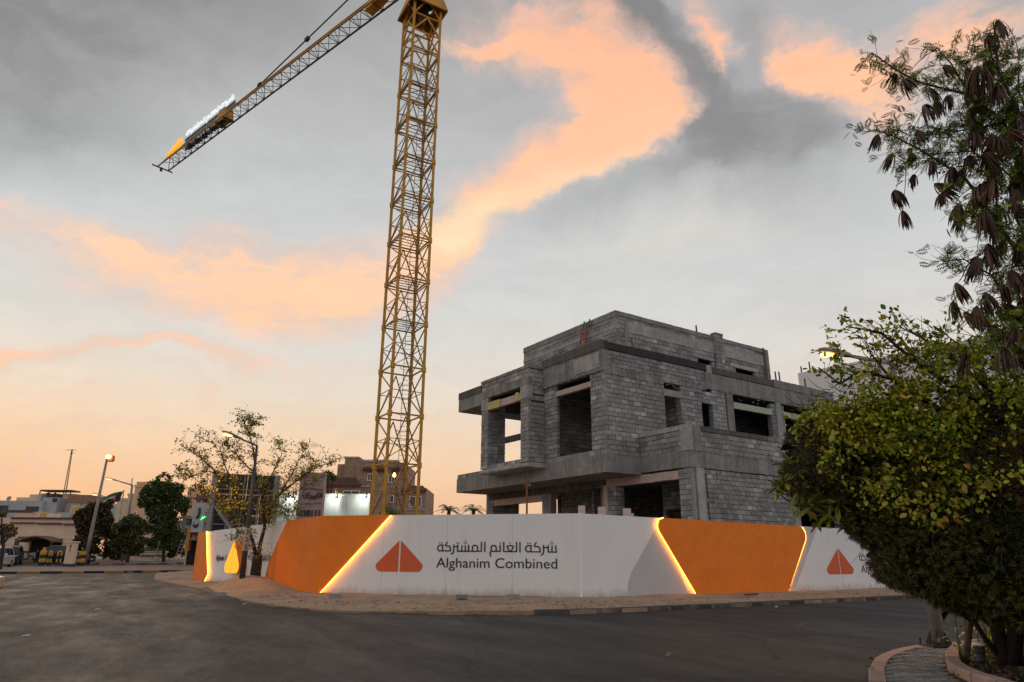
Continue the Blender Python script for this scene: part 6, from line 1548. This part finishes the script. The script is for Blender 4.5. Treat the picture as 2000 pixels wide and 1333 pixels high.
BB = [(1650, 905, 85, 80), (1725, 980, 95, 100), (1800, 1060, 105, 105), (1905, 1080, 120, 105), (2000, 1010, 140, 170), (1850, 930, 150, 110), (1960, 870, 130, 110), (1590, 860, 45, 45), (1990, 1180, 85, 50), (1765, 1110, 42, 42), (1890, 1165, 55, 38), (1580, 930, 40, 60), (2080, 1100, 120, 200), (1690, 850, 110, 55)]
P1 = []; P2 = []; P3 = []
for cx, cy, rx, ry in BB:
    p = blob_pts(cx, cy, DB + rng.uniform(-.3, .5), rx, ry, int(rx * ry * .62), rd=.9, shell=.62)
    P1.append(p)
P1 = np.concatenate(P1); keep = np.array([noise.noise(Vector(p) * 2.2) > -.38 for p in P1]); P1 = P1[keep]
zsp = np.array([noise.noise(Vector(p) * .9 + Vector((3, 1, 7))) for p in P1]) + nr_.normal(size=len(P1)) * .12
xleft = (P1[:, 0] / P1[:, 1])
dry = zsp > (.0 + (P1[:, 2] - 2.2) * -.10)
leaves('dark_foliage', P1[~dry] - np.array(base), .078, 'star', MLG, hedge); leaves('dry_foliage', P1[dry] - np.array(base), .085, 'star', MLD, hedge)
# green-tipped shoots over its surface
sh = []
for cx, cy, rx, ry in BB[:12]:
    p = blob_pts(cx, cy, DB - .1, rx, ry, int(rx * ry * .10), rd=.95, shell=.12); sh.append(p[p[:, 1] < p[:, 1].mean() + .3])
sh = np.concatenate(sh); leaves('green_shoots', sh - np.array(base), .085, 'star', leafm('shoot_leaf', [(.3, (.05, .06, .012)), (.6, (.10, .11, .018)), (.9, (.15, .12, .025))]), hedge)
bt = MB()
for cx, cy, rx, ry in BB:
    for k in range(int(rx * ry / 75)):
        p = Vector(blob_pts(cx, cy, DB - .1, rx, ry, 1, rd=.95, shell=.2)[0]) - base; c0_ = Vector(dp(cx, cy + 30, DB)) - base; d = (p - c0_).normalized() + Vector((rng.gauss(0, .4), rng.gauss(0, .4), rng.gauss(0, .4)))
        bt.tube(curve(p - d * .25, p + d * rng.uniform(.06, .2), .03, 3, .06), [.006, .005, .004, .002], 3, cap=False)
stuff(bt.build('twigs', MBARK, hedge, fix=False))
# an inner thicket so that it reads dense
th = np.concatenate([blob_pts(cx, cy, DB + .35, rx * .78, ry * .78, int(rx * ry * .16), rd=.7, shell=1) for cx, cy, rx, ry in BB]); leaves('inner_foliage', th - np.array(base), .2, 'ovate', MLG, hedge)

# broad-leaved tree
base2 = Vector((gz(2060, 1290, .16).x, gz(2060, 1290, .16).y, .15)); D2 = 11.3
bl = thing('broadleaf_tree', 'light green broad-leaved tree spreading over the top of the dark bush', 'tree', base2)
PL = lambda x, y, D=D2: dp(x, y, D) - base2
MB().tube([Vector((0, 0, -.2)), PL(2060, 1150), PL(2050, 1000), PL(2030, 860)], [.16, .13, .11, .08], 9).build('trunk', MBARK, bl, smooth=True)
LB = [([(2030, 860), (1940, 800), (1850, 750), (1780, 700), (1720, 650), (1652, 638)], .05), ([(2030, 880), (1930, 840), (1830, 800), (1740, 740), (1680, 725), (1640, 750), (1598, 718)], .05), ([(2020, 850), (1930, 760), (1860, 700), (1800, 660), (1760, 640)], .045), ([(2030, 900), (1900, 880), (1780, 840), (1680, 810), (1580, 800)], .05),
      ([(2020, 820), (1990, 740), (1930, 690), (1880, 680)], .04), ([(1940, 800), (1880, 770), (1800, 760), (1730, 770)], .03), ([(2030, 900), (1930, 920), (1830, 950), (1760, 975)], .04), ([(1740, 740), (1700, 690), (1690, 660)], .02), ([(1640, 750), (1650, 720), (1625, 690)], .015), ([(2020, 800), (2000, 700), (1960, 640)], .03), ([(1930, 760), (1905, 700), (1830, 640)], .025)]
lp = []; tw = MB(); dl = []
for k, (pl_, r0) in enumerate(LB):
    n_ = len(pl_); dd = rng.uniform(-.5, .5); w = [PL(x, y, D2 + dd * i / (n_ - 1)) for i, (x, y) in enumerate(pl_)]
    MB().tube(w, [r0 * (1 - .8 * i / (n_ - 1)) for i in range(n_)], 7).build('limb', MBARKD, bl, smooth=True)
    for i in range(n_ - 1):
        seg = (w[i + 1] - w[i]).length
        for s_ in range(int(seg * 17)):
            if i == 0 and s_ % 3: continue
            p = w[i].lerp(w[i + 1], rng.random()); d = (w[i + 1] - w[i]).normalized() + Vector((rng.gauss(0, .7), rng.gauss(0, .7), rng.gauss(.15, .7))); d.normalize()
            L2 = rng.uniform(.15, .5); c = curve(p, p + d * L2, .06, 3, .08); tw.tube(c, [.006, .005, .004, .003], 3, cap=False)
            for z_ in range(rng.randint(4, 8)):
                a = c[rng.randint(1, 3)]; lp.append(a + Vector((rng.gauss(0, .03), rng.gauss(0, .03), rng.gauss(0, .03)))); dl.append(d)
stuff(tw.build('twigs', MBARKD, bl, fix=False))
leaves('foliage', [tuple(p) for p in lp], .085, 'ovate', MLB, bl, droop=.2, dirs=[tuple(x) for x in dl])
# twigs that carry the sprays
tw2 = MB()
for k in range(520):
    x, y = rng.uniform(1560, 1990), rng.uniform(640, 960)
    if y < 760 and x < 1690: continue
    p = PL(x, y, 11.2 + rng.uniform(-.3, .3)); d = Vector((rng.gauss(-.5, .6), rng.gauss(-.2, .5), rng.gauss(.25, .5))).normalized(); tw2.tube(curve(p, p + d * rng.uniform(.25, .6), .05, 3, .08), [.008, .006, .005, .003], 3, cap=False)
stuff(tw2.build('fine_twigs', MBARKD, bl, fix=False))
# the thick sprays lying over the bush, and the yellowing larger leaves below
ms = np.concatenate([blob_pts(x, y, 11.15, rx, ry, n, rd=.45, shell=.8) for x, y, rx, ry, n in ((1600, 830, 62, 42, 520), (1680, 815, 75, 45, 800), (1740, 870, 95, 60, 1000), (1800, 900, 95, 65, 800), (1660, 890, 75, 55, 420), (1850, 840, 95, 55, 700), (1940, 800, 90, 80, 800), (1900, 950, 80, 50, 300), (1990, 740, 60, 80, 450), (1800, 790, 80, 45, 600), (1740, 770, 80, 30, 380), (1720, 960, 70, 50, 220), (1820, 990, 80, 50, 200), (1960, 900, 80, 60, 250), (1720, 665, 40, 22, 90), (1790, 690, 50, 28, 150), (1860, 700, 60, 35, 220), (1930, 690, 60, 40, 260), (1980, 660, 40, 50, 200), (1830, 745, 80, 30, 260), (1700, 740, 50, 16, 70), (1920, 745, 80, 35, 300))])
keep = np.array([noise.noise(Vector(p) * 2.6) > -.12 for p in ms]); ms = ms[keep]
leaves('spray_foliage', np.concatenate([ms, ms + nr_.normal(size=ms.shape) * .07]) - np.array(base2), .066, 'ovate', MLB, bl, droop=.45, var=.5)
yl = np.concatenate([blob_pts(x, y, 10.8, rx, ry, n, rd=.35, shell=1) for x, y, rx, ry, n in ((1760, 960, 80, 45, 30), (1830, 985, 80, 40, 34), (1890, 960, 60, 45, 24), (1700, 930, 70, 50, 22), (1640, 860, 60, 40, 16), (1800, 880, 110, 60, 26))])
leaves('yellow_foliage', yl - np.array(base2), .10, 'ovate', MLBY, bl, droop=.9)

# long-leaved rosettes at the left tip of the bush
base3 = Vector((gz(1800, 1240, .1).x + .6, gz(1800, 1240, .1).y + .6, .13)); base3 = Vector((base.x - .4, base.y + .35, .15))
rs = thing('long_leaved_shrub', 'shrub with rosettes of long glossy leaves poking from the left of the bush', 'shrub', base3)
for k, (x, y, n, s_) in enumerate(((1545, 905, 16, .2), (1530, 948, 22, .24), (1562, 958, 20, .24), (1512, 955, 12, .2), (1590, 985, 20, .26), (1622, 1008, 18, .24), (1600, 1020, 14, .22), (1572, 990, 18, .24), (1640, 985, 18, .24), (1555, 925, 10, .18), (1655, 1020, 14, .22))):
    c = dp(x, y, 11.6) - base3; pts = [tuple(c + Vector((rng.gauss(0, .03), rng.gauss(0, .03), rng.gauss(0, .03)))) for _ in range(n)]
    dr_ = [(cos(a) * .8, sin(a) * .8, rng.uniform(-.6, .7)) for a in [2 * pi * j / n * 2 for j in range(n)]]
    o = leaves('rosette', pts, s_, 'long', MPLUM, rs, dirs=dr_)
    j = dp(1700, 1010, 12.2) - base3; MB().tube(curve(j, c, .1, 5, .05), [.02, .018, .015, .014, .012, .01], 5).build('stem', MBARK, rs)
MB().tube([Vector((0, 0, -.1)), dp(1900, 1180, 12.6) - base3, dp(1800, 1080, 12.4) - base3, dp(1700, 1010, 12.2) - base3], [.05, .04, .03, .022], 6).build('stem', MBARK, rs)

# podded tree, upper right
D4 = 9.2; base4 = Vector((8.6, 8.2, .14))
pt_ = thing('podded_tree', 'feathery tree hung with clusters of dark brown seed pods at upper right', 'tree', base4)
PP = lambda x, y, D=D4: dp(x, y, D) - base4
MB().tube([Vector((0, 0, -.2)), PP(2250, 1000), PP(2150, 800), PP(2080, 700)], [.15, .12, .10, .08], 9).build('trunk', MBARK, pt_, smooth=True)
LP = [([(2080, 700), (2000, 520), (1940, 420), (1880, 350), (1800, 295), (1735, 262), (1708, 255)], .028), ([(2080, 700), (2010, 380), (1960, 240), (1890, 185), (1800, 165), (1750, 140), (1704, 102)], .03), ([(2070, 600), (2000, 250), (1950, 140), (1935, 40)], .028), ([(2080, 720), (1990, 620), (1930, 540), (1880, 505), (1842, 512)], .022),
      ([(1960, 240), (1900, 250), (1820, 262), (1770, 265)], .014), ([(2010, 380), (1960, 330), (1900, 300), (1830, 300), (1760, 320)], .014), ([(2080, 760), (2000, 690), (1930, 640), (1870, 600)], .02), ([(1890, 185), (1860, 130), (1828, 85)], .014), ([(2040, 300), (1990, 180), (1985, 100)], .02), ([(2060, 560), (1990, 450), (1900, 430), (1880, 410)], .014)]
samp = []
for pl_, r0 in LP:
    n_ = len(pl_); dd = rng.uniform(-.7, .5); w = [PP(x, y, D4 + dd * i / (n_ - 1)) for i, (x, y) in enumerate(pl_)]
    w = [p + Vector((rng.gauss(0, .015), rng.gauss(0, .015), rng.gauss(0, .015))) for p in w]
    MB().tube(w, [r0 * (1 - .8 * i / (n_ - 1)) for i in range(n_)], 6).build('limb', MBARKD, pt_, smooth=True)
    for i in range(n_ - 1):
        for s_ in range(8): samp.append(w[i].lerp(w[i + 1], s_ / 8))
CL = [(1765, 171), (1748, 160), (1805, 222), (1817, 188), (1791, 271), (1714, 279), (1743, 317), (1748, 388), (1763, 428), (1785, 357), (1780, 314), (1820, 331), (1840, 394), (1828, 375), (1845, 143), (1851, 203), (1908, 148), (1890, 150), (1894, 228), (1902, 274), (1951, 183), (1991, 240), (1954, 285), (1934, 302), (1860, 342), (1880, 348), (1894, 320), (1902, 382), (1985, 354), (1985, 388), (1922, 428), (1948, 416), (1982, 422), (1877, 436), (1948, 451), (1908, 519), (1868, 570), (1862, 605), (1885, 627), (1908, 616), (1931, 650), (1959, 610), (1982, 650), (1957, 570), (1885, 707), (1959, 696), (1988, 702), (1994, 485), (1975, 545), (1948, 57), (1930, 85), (1998, 310), (1940, 500), (1995, 600), (1970, 270), (1996, 570), (1925, 590)]
CL += [(rng.randint(1915, 2010), rng.randint(120, 700)) for _ in range(22)] + [(rng.randint(1830, 1930), rng.randint(150, 420)) for _ in range(7)]
def pod_cluster_mesh(seed):
    r_ = random.Random(seed); mb = MB()
    for k in range(r_.randint(22, 32)):
        a = r_.uniform(0, 2 * pi); spread = r_.uniform(.1, .85); L_ = r_.uniform(.15, .23); c = Vector((cos(a), sin(a), 0)); sd_ = Vector((-sin(a), cos(a), 0))
        pts = []
        for s_ in range(6):
            t_ = s_ / 5; out = spread * L_ * (t_ * .85 - t_ * t_ * .42); pts.append(c * out - EZ * (L_ * t_ * (.55 + .5 * t_) ) + Vector((0, 0, .02)))
        w0 = .0095; tw_ = r_.uniform(-.8, .8); sd2 = (sd_ * cos(tw_) + c * sin(tw_))
        ring = []
        for i, p in enumerate(pts):
            w = w0 * (.25, .9, 1, 1, .85, .2)[i]; ring.append((p + sd2 * w, p + c * .002, p - sd2 * w, p - c * .002))
        vs = [q_ for r4 in ring for q_ in r4]; fs = []
        for i in range(5):
            for j in range(4): fs.append((i * 4 + j, i * 4 + (j + 1) % 4, (i + 1) * 4 + (j + 1) % 4, (i + 1) * 4 + j))
        mb.add(vs, fs)
    me = bpy.data.meshes.new('pod_cluster'); me.from_pydata(mb.v, [], mb.f); me.materials.append(MPOD); return me
PM = [pod_cluster_mesh(i) for i in range(5)]
twp = MB(); flp = []
for k, (x, y) in enumerate(CL):
    c = PP(x, y - 14, D4 + rng.uniform(-.6, .6)); o = bpy.data.objects.new('pod_cluster', PM[k % 5]); col.objects.link(o); o.parent = pt_; o.location = c; o['kind'] = 'stuff'
    sc_ = rng.uniform(1.0, 1.45) * (1.15 if x > 1880 else 1.0); o.scale = (sc_,) * 3; o.rotation_euler = (rng.gauss(0, .25), rng.gauss(0, .25), rng.uniform(0, 6))
    a = min(samp, key=lambda s_: (s_ - c).length); twp.tube(curve(a, c, -.12, 4, .08), [.007, .006, .005, .004, .003], 4, cap=False)
for p in samp * 2:
    d = Vector((rng.gauss(0, 1), rng.gauss(0, 1), rng.gauss(.2, .8))).normalized(); L2 = rng.uniform(.12, .45); c = curve(p, p + d * L2, .05, 3, .08); twp.tube(c, [.004, .0035, .003, .002], 3, cap=False)
    for z_ in range(rng.randint(3, 6)): flp.append(c[rng.randint(1, 3)] + Vector((rng.gauss(0, .04), rng.gauss(0, .04), rng.gauss(0, .04))))
stuff(twp.build('twigs', MBARKD, pt_, fix=False))
fl_ = np.array([tuple(p) for p in flp]); ex2 = np.concatenate([blob_pts(x, y, D4 + .2, rx, ry, n, rd=.5, shell=1) for x, y, rx, ry, n in ((1970, 200, 60, 120, 420), (1990, 400, 40, 130, 330), (1905, 210, 50, 60, 110), (1985, 600, 40, 110, 260), (1930, 110, 40, 50, 90), (1940, 300, 50, 60, 110))]) - np.array(base4)
leaves('feathery_foliage', np.concatenate([fl_, ex2]), .115, 'pinnate', MLF, pt_)
for x, y, l_ in ((1697, 118, .16), (1745, 222, .12), (1849, 447, .12), (1942, 60, .2), (1952, 58, .18), (1940, 90, .22)):
    c = PP(x, y); MB().tube([c, c + Vector((.01, 0, -l_ * .5)), c + Vector((.03, 0, -l_))], [.004, .009, .003], 5).build('pod', MPOD, pt_)

# dry stems and low plants in the planter
q = gz(1885, 1290, .16); dry_ = thing('dry_stems', 'clump of dry upright reddish stems with few leaves in the planter', 'plant', (q.x, q.y, .15))
for k in range(26):
    x0, y0 = rng.uniform(.0, 1.2), rng.uniform(-.4, .5); h_ = rng.uniform(.5, 1.25)
    MB().tube([(x0, y0, 0), (x0 + rng.gauss(0, .06), y0, h_ * .5), (x0 + rng.gauss(-.08, .12), y0, h_)], [.012, .009, .005], 5).build('stem', plain('dry_stem', (.16, .085, .05), .9, .3, 8, bump=0) if k == 0 else bpy.data.materials['dry_stem'], dry_)
lpn = [(rng.uniform(.0, 1.4), rng.uniform(-.5, .6), abs(rng.gauss(.25, .3))) for _ in range(420)]
leaves('foliage', lpn, .075, 'ovate', MLB, dry_, droop=.1)
gcv = [(x, y, .19) for x, y in [(rng.uniform(5.8, 11), rng.uniform(9.2, 15)) for _ in range(5200)] if inside((x, y), cpl)]
stuff(leaves('ground_litter', gcv, .075, 'ovate', leafm('litter_leaf', [(.2, (.05, .03, .02)), (.6, (.09, .055, .03)), (.9, (.07, .08, .02))]), None, droop=.6))
rl = [(gz(*p, .02)) for p in [(1620, 1292), (1713, 1283), (1716, 1287), (1709, 1285), (1828, 1276), (1760, 1300), (1790, 1262), (1560, 1220), (1690, 1240), (1712, 1322), (1840, 1262), (1300, 1280)]]
DLAB = ['lone brown leaf on bare asphalt left of the paved corner', 'brown leaf at the left rim of the pink edging, topmost of three', 'brown leaf at the left rim of the edging, rightmost of three', 'brown leaf at the left rim of the edging, leftmost of three',
        'brown leaf lying on grey pavers just in front of the lamp foot', 'brown leaf in the middle of the zigzag pavers', 'small brown leaf near the far edge of the pink edging', 'brown leaf alone on the road below the orange trapezoid',
        'brown leaf on the road below the right emblem', 'brown leaf beside the bottom edge of the picture on the edging', 'brown leaf touching the base plate of the right street lamp', 'brown leaf alone in the middle of the foreground road']
for i, p in enumerate(rl):
    zz = .02 if not inside((p.x, p.y), islp) else .135
    o = leaves('dead_leaf', [(0, 0, 0)], .13, 'ovate', MLD, None, dirs=[(cos(i), sin(i), .1)]); del o['kind']; o.location = (p.x, p.y, zz)
    tag(o, DLAB[i], 'leaf', 'dead leaves on the road')

for i, (px, py, lab) in enumerate(((190, 1191, 'scrap of white paper on the left part of the road, farthest'), (50, 1243, 'scrap of white paper on the road near the left edge'), (477, 1180.5, 'white scrap on the road just before the tip of the sand verge'), (1516, 1186, 'tiny white scrap on the road below the right emblem'))):
    q = gz(px, py, .01); o = MB().prism([(-.06, -.03, 0), (.05, -.05, .01), (.07, .03, .02), (-.03, .05, 0)], (0, 0, .012)).build('paper_scrap', MWHITE); o.location = (q.x, q.y, .012); tag(o, lab, 'litter', 'paper scraps on the road')
